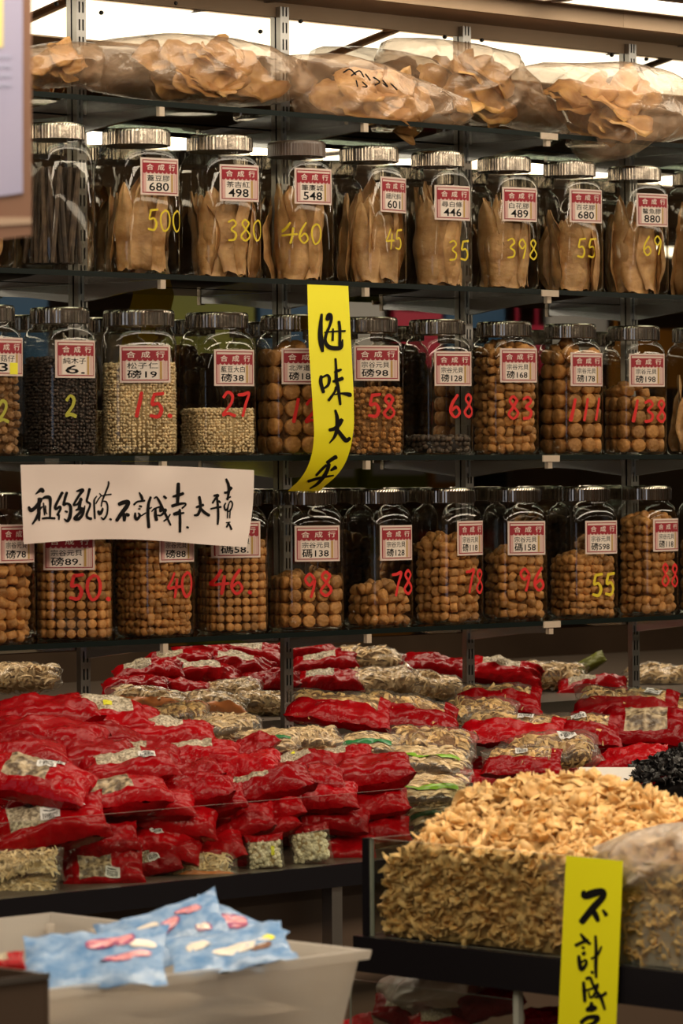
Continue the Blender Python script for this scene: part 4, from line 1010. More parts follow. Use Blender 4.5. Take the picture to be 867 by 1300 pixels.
# px, py, width px, Y, roll, tilt, yaw, kind, variant, label, stickers
PK = [
 # shaded back left
 (50, 912, 170, -.30, 4, 12, 10, 'r', 0, 'dark red packet at the far left top of the pile'),
 (60, 940, 165, -.42, -3, 12, -10, 'r', 1, 'shaded red packet below the topmost left one'),
 (20, 965, 150, -.50, 3, 12, 5, 'r', 2, 'shaded red packet low on the left, behind the packet with a red dot'),
 (110, 968, 160, -.52, 2, 10, 14, 'r', 3, 'shaded red packet behind the one with a white sticker'),
 (118, 942, 150, -.40, -8, 14, 8, 'r', 2, 'shaded red packet under the one with a yellow flower sticker'),
 # upper lit ones
 (138, 915, 155, -.36, -14, 26, 12, 'rw', 0, 'red packet with seed window and a yellow flower sticker', [(-.1, .1, .014, .014, 0, 'y')]),
 (207, 937, 150, -.42, -6, 16, 8, 'rw', 1, 'red packet with narrow pale window right of the yellow flower sticker'),
 (180, 962, 110, -.52, 0, 14, 0, 'rg', 1, 'red packet peeking out behind the one with a white sticker'),
 (160, 980, 140, -.60, 3, 20, 10, 'rw', 2, 'red packet with beige window and a white barcode sticker on its right', [SW(.45, -.1, -12)]),
 (45, 993, 160, -.64, -6, 24, -14, 'rn', 0, 'red packet with nut window and two white stickers, far left', [SW(.15, .2, 8), SW(.25, .7, 8)]),
 (150, 1012, 150, -.66, 4, 14, 12, 'rn', 1, 'red packet with a small nut window in the middle left of the pile'),
 (62, 1048, 165, -.70, 8, 36, 4, 'rg', 0, 'large red packet with two barcode stickers at the left front', [SW(.05, -.2, -8), SW(.5, .25, 14)]),
 (250, 962, 125, -.54, 4, 18, 0, 'rw', 3, 'red packet with a pale window lying left of the knotted packet'),
 (312, 957, 95, -.53, 20, 26, 30, 'r', 4, 'small red packet with knotted corner pointing up right'),
 (300, 982, 130, -.60, 16, 16, -8, 'r', 5, 'red packet slanting up right below the knotted one'),
 (232, 990, 115, -.61, 14, 18, 8, 'r', 0, 'red packet slanting up right below the pale window packet'),
 (245, 1008, 120, -.66, 10, 16, 0, 'r', 6, 'glossy red packet just behind the guard edge, centre left'),
 (335, 998, 140, -.65, 11, 18, 6, 'rg', 2, 'red packet with a sliver of pale window in the pile centre'),
 (380, 973, 100, -.56, 8, 20, 10, 'rw', 4, 'red packet with pale window and yellow dot, right of centre', [(-.1, .3, .010, .007, 0, 'y')]),
 (425, 968, 105, -.56, 14, 22, -12, 'rw', 5, 'red packet with pale window near the green banded packets'),
 (462, 986, 140, -.64, 8, 16, 6, 'r', 1, 'red packet with pointed end sticking out right over the guard'),
 (388, 992, 110, -.63, 4, 18, 0, 'r', 3, 'red packet below the one with a yellow dot'),
 # behind the guard pane
 (408, 1013, 105, -.70, 2, 30, 0, 'r', 5, 'red packet behind the guard, above the right bean packet'),
 (475, 1022, 100, -.70, 6, 30, 4, 'r', 6, 'red packet with a yellow tag behind the guard on the right', [(-.4, .3, .012, .008, 0, 'y')]),
 (478, 1058, 96, -.71, 8, 34, 0, 'r', 2, 'red packet low at the right end behind the guard'),
 (425, 1040, 100, -.71, -6, 32, 0, 'r', 0, 'red packet just right of the bean packets behind the guard'),
 (340, 1030, 105, -.70, 16, 30, 0, 'r', 4, 'red packet slanting above the left bean packet'),
 (345, 1050, 80, -.72, 12, 30, 10, 'r', 1, 'small red packet resting on the left bean packet'),
 (268, 1022, 100, -.70, 18, 30, 0, 'r', 3, 'red packet with a small sticker slanting up right behind the guard', [SW(.1, 0, 0)]),
 (300, 1050, 115, -.71, 20, 30, -5, 'r', 6, 'red packet slanting steeply in the pile centre behind the guard'),
 (225, 1042, 115, -.71, -12, 32, 5, 'r', 5, 'red packet slanting down right behind the guard'),
 (195, 1025, 120, -.69, 4, 24, 0, 'r', 2, 'red packet directly under the guard edge on the left'),
 (130, 1072, 105, -.72, 14, 34, 0, 'r', 3, 'red packet slanting over the stickered front packets'),
 (212, 1072, 100, -.72, -16, 34, 0, 'r', 4, 'red packet with a sticker on its left slope', [SW(-.4, .1, 30)]),
 (130, 1106, 118, -.735, 6, 50, 0, 'rn', 2, 'red packet with upright barcode sticker at the lower left front', [SW(.25, -.5, -10)]),
 (188, 1096, 95, -.715, 12, 44, 0, 'rg', 3, 'red packet with tilted barcode sticker beside the lower left one', [SW(.2, -.2, 10)]),
 (262, 1080, 110, -.72, 6, 36, 8, 'r', 0, 'red packet above the dark packet of orange pieces'),
 (310, 1088, 70, -.71, 24, 36, 0, 'r', 5, 'red packet wedged left of the bean packets'),
 (435, 1082, 95, -.72, 4, 34, 0, 'r', 1, 'lowest red packet at the right end behind the guard'),
 (250, 1106, 120, -.735, 5, 40, 0, 'co', 1, 'dark packet of orange dried pieces along the guard foot'),
 (34, 1100, 105, -.725, 2, 48, 0, 'cn', 0, 'clear packet of pale noodles at the left front'),
 (30, 1133, 105, -.73, 4, 44, 0, 'cn', 1, 'second clear packet of pale noodles beneath the first'),
 (336, 1083, 54, -.748, 4, 78, 0, 'be', 0, 'clear packet of pale round beans with a yellow tag', [(.45, .05, .008, .022, 0, 'y')]),
 (394, 1073, 60, -.745, 8, 76, 0, 'be', 1, 'clear packet of pale round beans, the right one'),
 # green banded noodle packets
 (545, 967, 125, -.56, -4, 18, 0, 'cg', 0, 'noodle packet with lime green band above the guard'),
 (545, 1004, 120, -.68, 0, 26, 0, 'cg', 2, 'noodle packet with lime green band behind the guard'),
 (560, 1037, 110, -.70, 5, 26, 0, 'cg', 1, 'noodle packet with dark green band lowest behind the guard'),
 (340, 941, 95, -.40, 2, 24, 0, 'cg', 3, 'noodle packet with dark green label left of centre'),
 (395, 938, 90, -.42, -6, 24, 20, 'cn', 2, 'clear noodle packet with green threads in the middle'),
 (468, 946, 95, -.46, 0, 24, 0, 'cg', 5, 'noodle packet with dark green label right of centre'),
 (285, 925, 110, -.28, 4, 16, 0, 'cn', 3, 'clear packet of pale goods behind the green labelled packet'),
 (225, 908, 95, -.16, 6, 14, 0, 'cd', 3, 'greyish clear packet beside the leftmost rail foot'),
 # red bottomed clear bags
 (430, 902, 150, -.20, -8, 20, 0, 'cb', 0, 'clear topped packet with red base near the second rail'),
 (510, 908, 165, -.24, -10, 18, 6, 'cb', 1, 'long clear topped packet with red base in the middle'),
 (548, 945, 130, -.40, -6, 22, 0, 'cd', 0, 'clear packet of brown dried slices above the green bands'),
 (632, 888, 125, -.14, -4, 22, 0, 'cb', 2, 'clear topped packet with dark red base by the third rail'),
 (650, 928, 150, -.30, -4, 22, 0, 'cb', 3, 'packet of dried mushroom slices with a white label, centre right', [SW(.25, .3, -6)]),
 (728, 928, 135, -.30, -2, 24, 0, 'cb', 4, 'packet of dried slices with pink and white label', [SW(.1, .3, 10)]),
 (700, 955, 140, -.42, 2, 22, 6, 'cd', 1, 'packet of dried slices behind the white price card', [SW(.35, .2, 14)]),
 (662, 968, 115, -.50, 0, 26, 0, 'cb', 5, 'packet of dried slices with a diamond white label, nearest the lily bulbs', [SW(.0, .3, 4)]),
 (795, 897, 150, -.16, -3, 22, 0, 'cb', 6, 'packet of mushroom slices with a white label by the rightmost rail', [SW(.5, .45, -16)]),
 (830, 928, 150, -.26, -2, 26, 0, 'rn', 3, 'bright red packet with clear top at the right'),
 (800, 968, 110, -.46, 10, 22, 0, 'r', 3, 'red packet beside the white price card'),
 (610, 905, 110, -.20, 0, 18, 0, 'cd', 2, 'brown dried slices packet behind the mushroom packets'),
 (855, 900, 90, -.14, 0, 20, 0, 'cd', 4, 'clear packet of dried slices at the right edge of the pile'),
 # rear counter, behind the rails
 (258, 829, 90, .62, -4, 16, 0, 'rg', 4, 'topmost red packet of the rear pile, left of the second rail'),
 (312, 832, 110, .60, -10, 20, 0, 'rw', 6, 'topmost red packet with seed window in the rear pile, by the second rail'),
 (228, 842, 95, .54, 4, 16, 0, 'rg', 5, 'red packet high on the left slope of the rear pile'),
 (303, 848, 105, .50, -8, 18, 0, 'rw', 7, 'red packet with pale window in the upper rear pile'),
 (188, 855, 100, .48, 6, 16, 0, 'rg', 6, 'red packet on the far left slope of the rear pile'),
 (256, 861, 125, .44, -10, 20, 6, 'rw', 8, 'red packet with large pale window in the middle of the rear pile'),
 (172, 874, 95, .40, 4, 16, 0, 'r', 4, 'plain red packet low left in the rear pile'),
 (232, 878, 85, .38, -4, 16, 0, 'r', 5, 'plain red packet low in the middle of the rear pile'),
 (340, 868, 95, .42, 6, 18, 0, 'r', 6, 'plain red packet beside the second rail in the rear pile'),
 (186, 893, 120, .26, -6, 18, 0, 'co', 0, 'noodle packet with orange base right of the leftmost rail'),
 (262, 898, 120, .24, -2, 18, 0, 'co', 2, 'noodle packet with orange base, the right one of two'),
 (295, 878, 90, .32, 4, 18, 0, 'cn', 4, 'clear cream packet in the rear pile left of the second rail'),
 (335, 893, 95, .24, -2, 18, 0, 'cn', 5, 'clear cream packet right at the second rail'),
 (392, 830, 90, .62, -6, 16, 0, 'rg', 0, 'rear red packet just right of the second rail at the top'),
 (412, 846, 95, .52, 6, 16, 0, 'rw', 2, 'rear red packet with pale window under the end of the bracket'),
 (418, 868, 100, .40, -2, 18, 0, 'rg', 1, 'rear red packet with grey window behind the long clear packets'),
 (470, 838, 100, .58, -6, 18, 0, 'cn', 6, 'cream packet at the top of the rear pile, right of centre'),
 (478, 868, 120, .34, 4, 20, 0, 'cn', 7, 'clear packet of pale strands in the rear pile centre'),
 (555, 850, 110, .50, -6, 16, 0, 'r', 0, 'plain red packet in the rear left of the third rail'),
 (545, 872, 110, .34, -8, 16, 0, 'cn', 8, 'clear packet with pale goods left of the third rail'),
 (640, 856, 110, .40, -10, 24, 0, 'rw', 9, 'rear red packet with white window right of the third rail'),
 (700, 858, 105, .40, 0, 16, 0, 'cn', 9, 'clear packet of whitish goods in the rear right'),
 (752, 873, 100, .30, 4, 14, 0, 'rg', 2, 'rear red packet left of the rightmost rail'),
 (838, 862, 110, .40, 0, 14, 0, 'cn', 3, 'pale clear packet in the rear at the right edge'),
 (30, 860, 110, .60, 0, 18, 0, 'cn', 2, 'heap like noodle packet in the dim rear left corner'),
]
for q in PK:
    q = list(q); q[3] += (.012 if q[7] == 'be' else .035) if q[3] < -.68 else 0
    packet(*q[:10], stickers=q[10] if len(q) > 10 else ())
p = packet(750, 842, 45, .46, 30, 40, 0, 'r', 0, 'small yellow green pouch standing in the rear right', name='green_pouch')
for c_ in list(p.children): c_.name = 'pouch_film'; c_.data = c_.data.copy(); c_.data.materials[0] = MATS['sign_green']
# packets deeper inside the pile, seen only in the gaps
rnd = random.Random(5); GP = 'packets deeper in the pile'
for ix in range(7):
    for iz in range(3):
        Xp = at(-20 + 95 * ix, 1060, -.50).x
        packet(0, 0, 0, 0, rnd.uniform(-6, 6), 8, rnd.uniform(-30, 30), 'r', (ix + iz) % 7, 'plain red packet lying deep inside the pile, seen only in gaps', group=GP, world=Vector((Xp, -.50 + rnd.uniform(-.03, .02) + .02 * iz, LZ + .024 + .038 * iz)))
for ix in range(12):
    for iy, Yp in enumerate((-.36, -.18)):
        for iz in range(2):
            Xp = at(-20 + 80 * ix, 930, Yp).x
            packet(0, 0, 0, 0, rnd.uniform(-4, 4), 4, rnd.uniform(-30, 30), 'r', (ix + iz + iy) % 7, 'plain red packet lying deep inside the pile, seen only in gaps', group=GP, world=Vector((Xp, Yp, LZ + .024 + .042 * iz)))

# ------------------------------------------------------------------ lily bulb bin
BZ = .82
P0 = atz(470, 1188, BZ)
BXW = .40; BH = at(470, 1064, P0.y).z - BZ
e = empty('acrylic_bin', (P0.x, P0.y, BZ)); b0 = Vector((P0.x, P0.y, BZ)); BL = 1.1
mb = MB().box(P0.x, P0.x + .004, P0.y - BL, P0.y, BZ, BZ + BH); mb.m = [0, 0, 1, 1, 1, 1]; loc_build(mb, 'front_pane', ['pane_glass', 'pane_edge'], e, b0)
mb = MB().box(P0.x + .0045, P0.x + BXW, P0.y - .004, P0.y, BZ, BZ + BH); mb.m = [1, 1, 0, 0, 1, 1]; loc_build(mb, 'end_pane', ['pane_glass', 'pane_edge'], e, b0)
mb = MB().box(P0.x + BXW, P0.x + BXW + .004, P0.y - BL, P0.y, BZ, BZ + BH); mb.m = [0, 0, 1, 1, 1, 1]; loc_build(mb, 'rear_pane', ['pane_glass', 'pane_edge'], e, b0)
loc_build(MB().box(P0.x - .003, P0.x + .010, P0.y + .0005, P0.y + .013, BZ, BZ + BH), 'corner_post', 'black_gloss', e, b0)
tag(e, 'clear acrylic bin heaped with curled dried lily bulb scales', 'bin')
tag(MB().box(P0.x - .014, P0.x + BXW + .03, P0.y - BL, P0.y + .022, BZ - .052, BZ - .0005).build('black_shelf_board', 'black_gloss'), 'black shelf board under the lily bulb bin', 'shelf')
# heap height from its crest
CRX = [(478, 1066), (520, 1035), (560, 1012), (600, 1000), (660, 990), (720, 985), (760, 994), (800, 1012), (840, 1036), (870, 1052), (960, 1085), (1200, 1110)]
WC = .19
crest = []
for x, y in CRX:
    w = atp(x, y, P0 + Vector((WC, 0, 0)), Vector((1, 0, 0))); crest.append((P0.y - w.y, w.z - BZ))
def heap(u, w):
    hc = float(np.interp(u, [a for a, b in crest], [b for a, b in crest]))
    hf = BH * (.90 + .08 * noise.noise((u * 9, 0, 0))) * min(1, .72 + u * 4)
    t = max(0, min(1, w / WC)); sm = t ** 1.0
    h = hf + (hc - hf) * sm
    if w > WC: h = hc - (w - WC) / (BXW - WC) * .06
    return max(.02, h)
ULEN = .80
mb = MB(); nu, nw = 40, 16
mb.grid(lambda u, v: (P0.x + .018 + (BXW - .03) * v, P0.y - .018 - ULEN * u, BZ + heap(u * ULEN, .018 + (BXW - .03) * v) - .014), nu, nw)
mb.grid(lambda u, v: (P0.x + .018, P0.y - .018 - ULEN * u, BZ + .002 + v * (heap(u * ULEN, .018) - .016)), nu, 4)
mb.grid(lambda u, v: (P0.x + .018 + (BXW - .03) * u, P0.y - .018, BZ + .002 + v * (heap(0, .018 + (BXW - .03) * u) - .016)), nw, 4)
def lily_variant(k):
    rnd = random.Random(k + 40); sd = rnd.uniform(0, 50); n1, n2 = 4, 3; L = rnd.uniform(.017, .024); Wd = rnd.uniform(.011, .016); cu = rnd.uniform(1.2, 2.4); v = []; f = []
    for side in (-1, 1):
        for j in range(n2 + 1):
            for i in range(n1 + 1):
                s, t = 2 * i / n1 - 1, 2 * j / n2 - 1
                w = Wd * (1 - .55 * abs(s) ** 2); x = L * s; a = t * cu * .5
                y = w * math.sin(a) / max(.3, cu * .5); z = -w * (math.cos(a) - .7) + .007 * s * s * math.sin(sd) + .006 * noise.noise((s * 1.5, t * 1.5, sd)) + side * .0008
                v.append((x, y, z))
    st = (n1 + 1) * (n2 + 1)
    for j in range(n2):
        for i in range(n1):
            a = j * (n1 + 1) + i; f.append((a + n1 + 1, a + n1 + 2, a + 1, a)); f.append((st + a, st + a + 1, st + a + n1 + 2, st + a + n1 + 1))
    rim = [i for i in range(n1 + 1)] + [j * (n1 + 1) + n1 for j in range(1, n2 + 1)] + [n2 * (n1 + 1) + i for i in range(n1 - 1, -1, -1)] + [j * (n1 + 1) for j in range(n2 - 1, 0, -1)]
    for k2 in range(len(rim)): a, b = rim[k2], rim[(k2 + 1) % len(rim)]; f.append((a, b, st + b, st + a))
    return v, f
LV = [lily_variant(k) for k in range(8)]
LM = [MB().add(v, f).mesh('lily_scale', ['lily'], True) for v, f in LV]
rnd = random.Random(77); pcs = []
for k in range(3000):     # top of the heap
    u, w = rnd.uniform(0, ULEN), rnd.uniform(.006, BXW - .03)
    if u > .55 and rnd.random() < .6: continue
    z = heap(u, w) + rnd.uniform(-.010, .005)
    pcs.append((Vector((P0.x + .012 + w * .96, P0.y - .016 - u, BZ + z)), rnd.uniform(.6, .95)))
for k in range(1500):     # against the front pane
    u = rnd.uniform(0, .66); h = rnd.uniform(.01, 1) * (heap(u, .01) - .006)
    pcs.append((Vector((P0.x + .0175 + rnd.uniform(-.002, .006), P0.y - .018 - u, BZ + .006 + h)), rnd.uniform(.5, .78)))
for k in range(240):      # against the end pane
    w = rnd.uniform(.01, BXW - .04); h = rnd.uniform(.01, 1) * (heap(0, w) - .006)
    pcs.append((Vector((P0.x + w, P0.y - .020 - rnd.uniform(0, .006), BZ + .006 + h)), rnd.uniform(.55, .8)))
ranked = []
for i, (p, sc) in enumerate(pcs):
    x, y = proj(p)
    ontop = p.z - BZ > BH * .98 and p.x < P0.x + WC + .01
    ranked.append((0 if (465 < x < 867 and (ontop or (p.x < P0.x + .018 and x < 715))) else 1, rnd.random(), i))
ranked.sort(); ind = set(i for a, b, i in ranked[:300]); rest = {k: [] for k in range(8)}
for i, (p, sc) in enumerate(pcs):
    k = rnd.randrange(8); R = rot_rand()
    if i in ind:
        o = link('lily_scale', LM[k]); o.matrix_world = M4(p, R, sc)
        tag(o, 'curled cream dried lily bulb scale on the heap in the acrylic bin', 'lily scale', 'dried lily bulb scales')
    else: rest[k].append(M4(p, R, sc))
for k in range(8):
    V, Fq = inst(*LV[k], rest[k]); 
    if k == 0: big = MB()
    big.add(V.tolist(), Fq.tolist(), 0)
big.add(mb.v, mb.f, 1)
tag(big.build('lily_scale_heap', ['lily', 'lily_core'], None, True), 'heap of further dried lily bulb scales filling the acrylic bin', 'lily scales', None, 'stuff')
# crumpled film and frosted liner at the near end of the bin
PLN = Vector((-1, 0, 0))
mb, c, ex, _ = inflated([(722, 1086), (760, 1072), (800, 1056), (840, 1046), (900, 1040), (960, 1080), (960, 1160), (900, 1170), (830, 1150), (785, 1120), (745, 1100)], P0 + Vector((.05, 0, 0)), PLN, .03, 4.4, crease=.012)
o = mb.build('crumpled_film', 'white_film', None, True); tag(o, 'crumpled clear plastic film tucked in the near end of the bin', 'plastic film')
q0 = atp(786, 1140, P0 + Vector((.03, 0, 0)), PLN)
mb = MB(); y1 = q0.y; mb.box(P0.x + .012, P0.x + .20, y1 - .5, y1, BZ + .001, q0.z)
o = mb.build('frosted_box', 'tub_plastic'); tag(o, 'frosted plastic box standing behind the bin pane under the crumpled film', 'box')
# yellow sign on the bin
pl = P0 + Vector((-.0185, 0, 0)); s0 = atp(752, 1090, pl, PLN); e = empty('paper_strip', s0)
G_ = (700, 1080, 5.91, [
 [(240, 305, 32), (250, 338, 52), (310, 320, 62), (380, 305, 48), (385, 345, 48), (310, 430, 53), (225, 535, 48)], [(300, 430, 32), (330, 480, 43), (350, 525, 32)], [(385, 445, 20), (412, 482, 33)],
 [(220, 625, 17), (250, 665, 31), (290, 700, 22)], [(180, 710, 24), (240, 682, 24), (275, 670, 20)], [(230, 725, 20), (245, 730, 22)], [(235, 775, 28), (250, 765, 28)],
 [(205, 790, 26), (210, 840, 34), (225, 890, 32), (260, 850, 24), (255, 820, 18), (220, 840, 16)], [(330, 640, 22), (335, 750, 26), (332, 860, 28), (335, 950, 20)], [(300, 810, 18), (345, 780, 18), (375, 720, 16)], [(300, 910, 24), (312, 915, 24)],
 [(260, 960, 24), (290, 955, 24), (310, 1000, 24), (340, 1060, 28), (370, 1100, 28), (400, 1190, 20)], [(240, 985, 22), (245, 1050, 31), (250, 1130, 26)], [(250, 1050, 16), (310, 1030, 16), (350, 1000, 14), (320, 1080, 22), (290, 1100, 16), (280, 1060, 14)], [(330, 1100, 20), (380, 1086, 24), (410, 1065, 22)],
 [(265, 1195, 32), (300, 1180, 48), (335, 1180, 32)], [(300, 1140, 27), (300, 1200, 38)], [(220, 1290, 31), (270, 1252, 31), (345, 1250, 38), (320, 1290, 31), (270, 1310, 24)], [(285, 1310, 26), (290, 1400, 26)]])
def s2(px, py, k): return atp(px, py, pl + Vector((-k - .003 * math.sin(max(0, (py - 1086) / 110)), 0, 0)), PLN) - s0
mb = MB()
for k in (0, .0004): mb.grid(lambda u, v: s2((718.5 - 11 * v) * (1 - u) + (791 - 10 * v) * u, 1086 + 7 * u + v * 236, k), 5, 16)
mb.build('paper', 'yellow_paper_b', e, True)
strokes_obj('calligraphy', [G_], lambda x, y: s2(x, y, .0012), 'ink', e)
tag(e, 'yellow paper strip with black brushed characters taped to the lily bulb bin', 'sign')
# black fungus bin behind the lily bulbs and its price card
fc = at(850, 1000, -.62); Ms = []
for k in range(900):
    x, y = rnd.gauss(0, .055), rnd.gauss(0, .05); r = math.hypot(x, y)
    if r > .13: continue
    Ms.append(M4(Vector((fc.x + .04 + x * 1.6, fc.y + y, LZ + .012 + max(0, .125 - r * .55) * rnd.uniform(.85, 1))), rot_rand(), rnd.uniform(.35, .75)))
V, Fq = inst(*LV[2], Ms); mb = MB().add(V.tolist(), Fq.tolist())
n2 = MB().grid(lambda u, v: (fc.x + .04 + .20 * (u - .5) * 2, fc.y + .12 * (v - .5) * 2, LZ + .001 + max(0, .10 - math.hypot((u - .5) * .25, (v - .5) * .24) * .85)), 10, 10); mb.add(n2.v, n2.f)
tag(mb.build('black_fungus', 'fungus'), 'heap of crinkled black dried fungus right of the price card', 'black fungus', None, 'stuff')
q = [at(735, 974, -.60), at(806, 974, -.60), at(812, 999, -.64), at(738, 994, -.64)]
nn = (q[1] - q[0]).cross(q[3] - q[0]).normalized() * .006
e = MB().add([w for w in q] + [w + nn for w in q], [(3, 2, 1, 0), (4, 5, 6, 7), (0, 1, 5, 4), (1, 2, 6, 5), (2, 3, 7, 6), (3, 0, 4, 7)]).box(q[3].x + .01, q[3].x + .08, q[3].y + .006, q[3].y + .03, LZ, q[3].z).build('price_card', 'card')
tag(e, 'blank white price card standing behind the lily bulb heap', 'card')

# ------------------------------------------------------------------ lower tier under the bin
LT = .60
tag(MB().box(P0.x - .05, P0.x + BXW + .1, P0.y - BL, P0.y + .05, LT - .03, LT).build('lower_shelf_board', 'counter_brown'), 'dark lower shelf board under the black board of the lily bin', 'shelf')
pw = lambda x, y, w: atp(x, y, P0 + Vector((w, 0, 0)), PLN)
mb, c, ex, _ = inflated([(498, 1238), (530, 1228), (580, 1232), (608, 1240), (612, 1268), (600, 1300), (570, 1318), (520, 1312), (500, 1280)], P0 + Vector((.16, 0, 0)), PLN, .06, 8.8, crease=.014)
tag(mb.build('crumpled_bag', 'white_film', None, True), 'crumpled grey plastic bag on the lower shelf under the bin', 'bag')
for (x, y, w_, dd, rl, kd, vr, lb) in [(515, 1288, 95, .10, -16, 'rg', 3, 'red packet with clear window at the left of the lower shelf'), (625, 1274, 95, .12, 18, 'r', 1, 'red packet with white streak right of the crumpled grey bag'), (560, 1300, 90, .06, 6, 'rw', 4, 'red packet with pale window low in front of the crumpled grey bag'), (692, 1290, 60, .10, 4, 'r', 2, 'small red packet beside the lower end of the yellow strip'), (620, 1252, 60, .22, 30, 'r', 5, 'red packet corner behind the crumpled grey bag'), (452, 1300, 50, .02, 20, 'r', 6, 'tiny bit of red packet right of the white tub')]:
    packet(x, y, w_, 0, rl, 30, 0, kd, vr, lb, world=pw(x, y, dd))
mb = MB(); g0 = pw(445, 1290, -.01); g1 = pw(652, 1262, -.01)
# acrylic dividers on the lower shelf
e = empty('acrylic_divider', (P0.x, P0.y, LT)); b0 = Vector((P0.x, P0.y, LT))
yy = pw(655, 1262, .0).y
mb = MB().box(P0.x - .004, P0.x, yy, P0.y + .04, LT, pw(600, 1262, 0).z); mb.m = [0, 0, 1, 1, 1, 1]; loc_build(mb, 'pane', ['pane_glass', 'pane_edge'], e, b0)
loc_build(MB().box(P0.x - .006, P0.x + .004, yy - .01, yy, LT, pw(655, 1257, 0).z), 'post', 'pane_edge', e, b0)
tag(e, 'clear acrylic divider with a pale edge on the lower shelf', 'acrylic divider')

# ------------------------------------------------------------------ white tub in front
TZ = .885
Q = atz(458, 1206, TZ); TX, TY, THt = .62, .62, .17
e = empty('plastic_tub', (Q.x, Q.y, TZ - THt)); b0 = Vector((Q.x, Q.y, TZ - THt)); t_ = .004
def taper(z): return .03 * (1 - (z - (TZ - THt)) / THt)
def tubring(o, z): k = taper(z) + o; return [(Q.x - TX + k, Q.y + k, z), (Q.x - k, Q.y + k, z), (Q.x - k, Q.y + TY - k, z), (Q.x - TX + k, Q.y + TY - k, z)]
mb = MB(); zb = TZ - THt
rings = [tubring(0, zb), tubring(0, TZ - .012), tubring(-.010, TZ - .012), tubring(-.010, TZ), tubring(t_, TZ), tubring(t_, zb + t_)]
for r_ in rings: mb.v += r_
for k in range(5):
    for i in range(4): j = (i + 1) % 4; mb.f.append((k * 4 + i, k * 4 + j, k * 4 + 4 + j, k * 4 + 4 + i)); mb.m.append(0)
mb.f += [(3, 2, 1, 0), (20, 21, 22, 23)]; mb.m += [0, 0]
loc_build(mb, 'tub_body', 'tub_plastic', e, b0)
mb = MB()
for k in range(7):   # stacking ribs on the right wall
    mb = MB()
    y = Q.y + .06 + k * .09; mb.box(Q.x - .008 - taper(TZ - .07), Q.x - taper(TZ - .07) + .003, y, y + .006, TZ - .075, TZ - .012)
    loc_build(mb, 'rib', 'tub_plastic', e, b0)
tag(e, 'translucent white plastic tub in the foreground holding blue packets', 'tub')
tag(MB().box(Q.x - 1.2, Q.x + .05, Q.y - .3, Q.y + TY + .1, TZ - THt - .04, TZ - THt - .0005).build('front_table', 'black_panel'), 'dark table board under the white plastic tub', 'table')
o = MB().grid(lambda u, v: (Q.x - TX + .05 + (TX - .1) * u, Q.y + .05 + (TY - .1) * v, TZ - .075 + .025 * noise.noise((u * 5, v * 5, 2))), 24, 24).grid(lambda u, v: (Q.x - TX + .05 + (TX - .1) * u, Q.y + .045, zb + .01 + v * .085), 6, 2).build('loose_goods', 'tub_goods', None, True)
tag(o, 'pale brown loose goods filling the white tub below the blue packets', 'dried goods', None, 'stuff')
def blue_packet(px, py, wpx, zoff, roll, tilt, yaw, var, label, print_at):
    p = atz(px, py, TZ + zoff); sd = 5.1 * var + 60; L, Wd, T = .19, .125, .022
    S = FPX / depth(p); sc = wpx / S / L
    d = p - CAM; d.z = 0; d.normalize(); rt = Vector((d.y, -d.x, 0)); ti = math.radians(tilt)
    ey = d * math.cos(ti) + UPZ * math.sin(ti); ez = UPZ * math.cos(ti) - d * math.sin(ti)
    R = Matrix.Rotation(-math.radians(roll), 3, d) @ Matrix((rt, ey, ez)).transposed() @ Matrix.Rotation(math.radians(yaw), 3, 'Z')
    e = empty('blue_packet', p); e.matrix_world = M4(p, R, sc); mb = MB()
    for side in (-1, 1): mb.grid(lambda u, v: pil(2 * u - 1, 2 * v - 1, side, L, Wd, T, sd), 20, 14)
    f = mb.build('film', 'blue_pack', e, True)
    def sp(x, y, k): 
        q = Vector(pil(max(-.96, min(.96, 2 * x / L)), max(-.96, min(.96, 2 * y / Wd)), 1, L, Wd, T, sd)); q.z += k; return q
    for (mt, cx, cy, a, b, ang, k) in print_at:
        pr = MB(); n = 20; ca, sa = math.cos(math.radians(ang)), math.sin(math.radians(ang)); ring = []
        for rr in (0, .5, 1):
            for i in range(n):
                t = 2 * math.pi * i / n; x = rr * a * math.copysign(abs(math.cos(t)) ** .7, math.cos(t)); y = rr * b * math.copysign(abs(math.sin(t)) ** .7, math.sin(t)) + .06 * x * x / .04
                ring.append(sp(cx + x * ca - y * sa, cy + x * sa + y * ca, .0012 + .0004 * k))
        pr.add(ring, [(r_ * n + i, r_ * n + (i + 1) % n, (r_ + 1) * n + (i + 1) % n, (r_ + 1) * n + i) for r_ in range(2) for i in range(n)])
        pr.build('printed_patch', mt, f, True)
    tag(e, label, 'packet')
def sausage(cx, cy, a, b, ang): return [('pack_purple', cx, cy, a, b, ang, 0), ('pack_pink', cx, cy, a * .92, b * .80, ang, 1)]
blue_packet(212, 1190, 165, .022, 8, 40, 12, 1, 'blue packet with pink pictures standing highest in the tub', [('pack_cream', -.035, .012, .03, .012, 20, 0)] + sausage(-.008, .004, .040, .012, 24) + sausage(.045, .032, .022, .008, -10) + [('pack_purple', .058, -.012, .013, .009, 0, 0), ('pack_cream', .058, -.012, .011, .007, 0, 1)])
blue_packet(120, 1220, 190, .022, 7, 30, -6, 2, 'blue packet with pink pictures lying at the front left of the tub', sausage(.022, .022, .034, .012, 12) + sausage(.045, -.012, .036, .007, 10) + [('pack_cream', .066, .018, .018, .008, 0, 0)])
blue_packet(292, 1186, 130, .022, -8, 42, -20, 3, 'blue packet with a big pink panel right of the tub centre', sausage(-.015, .018, .042, .022, 30) + [('pack_purple', .035, -.02, .018, .010, 20, 0), ('pack_cream', .035, -.02, .015, .008, 20, 1)])
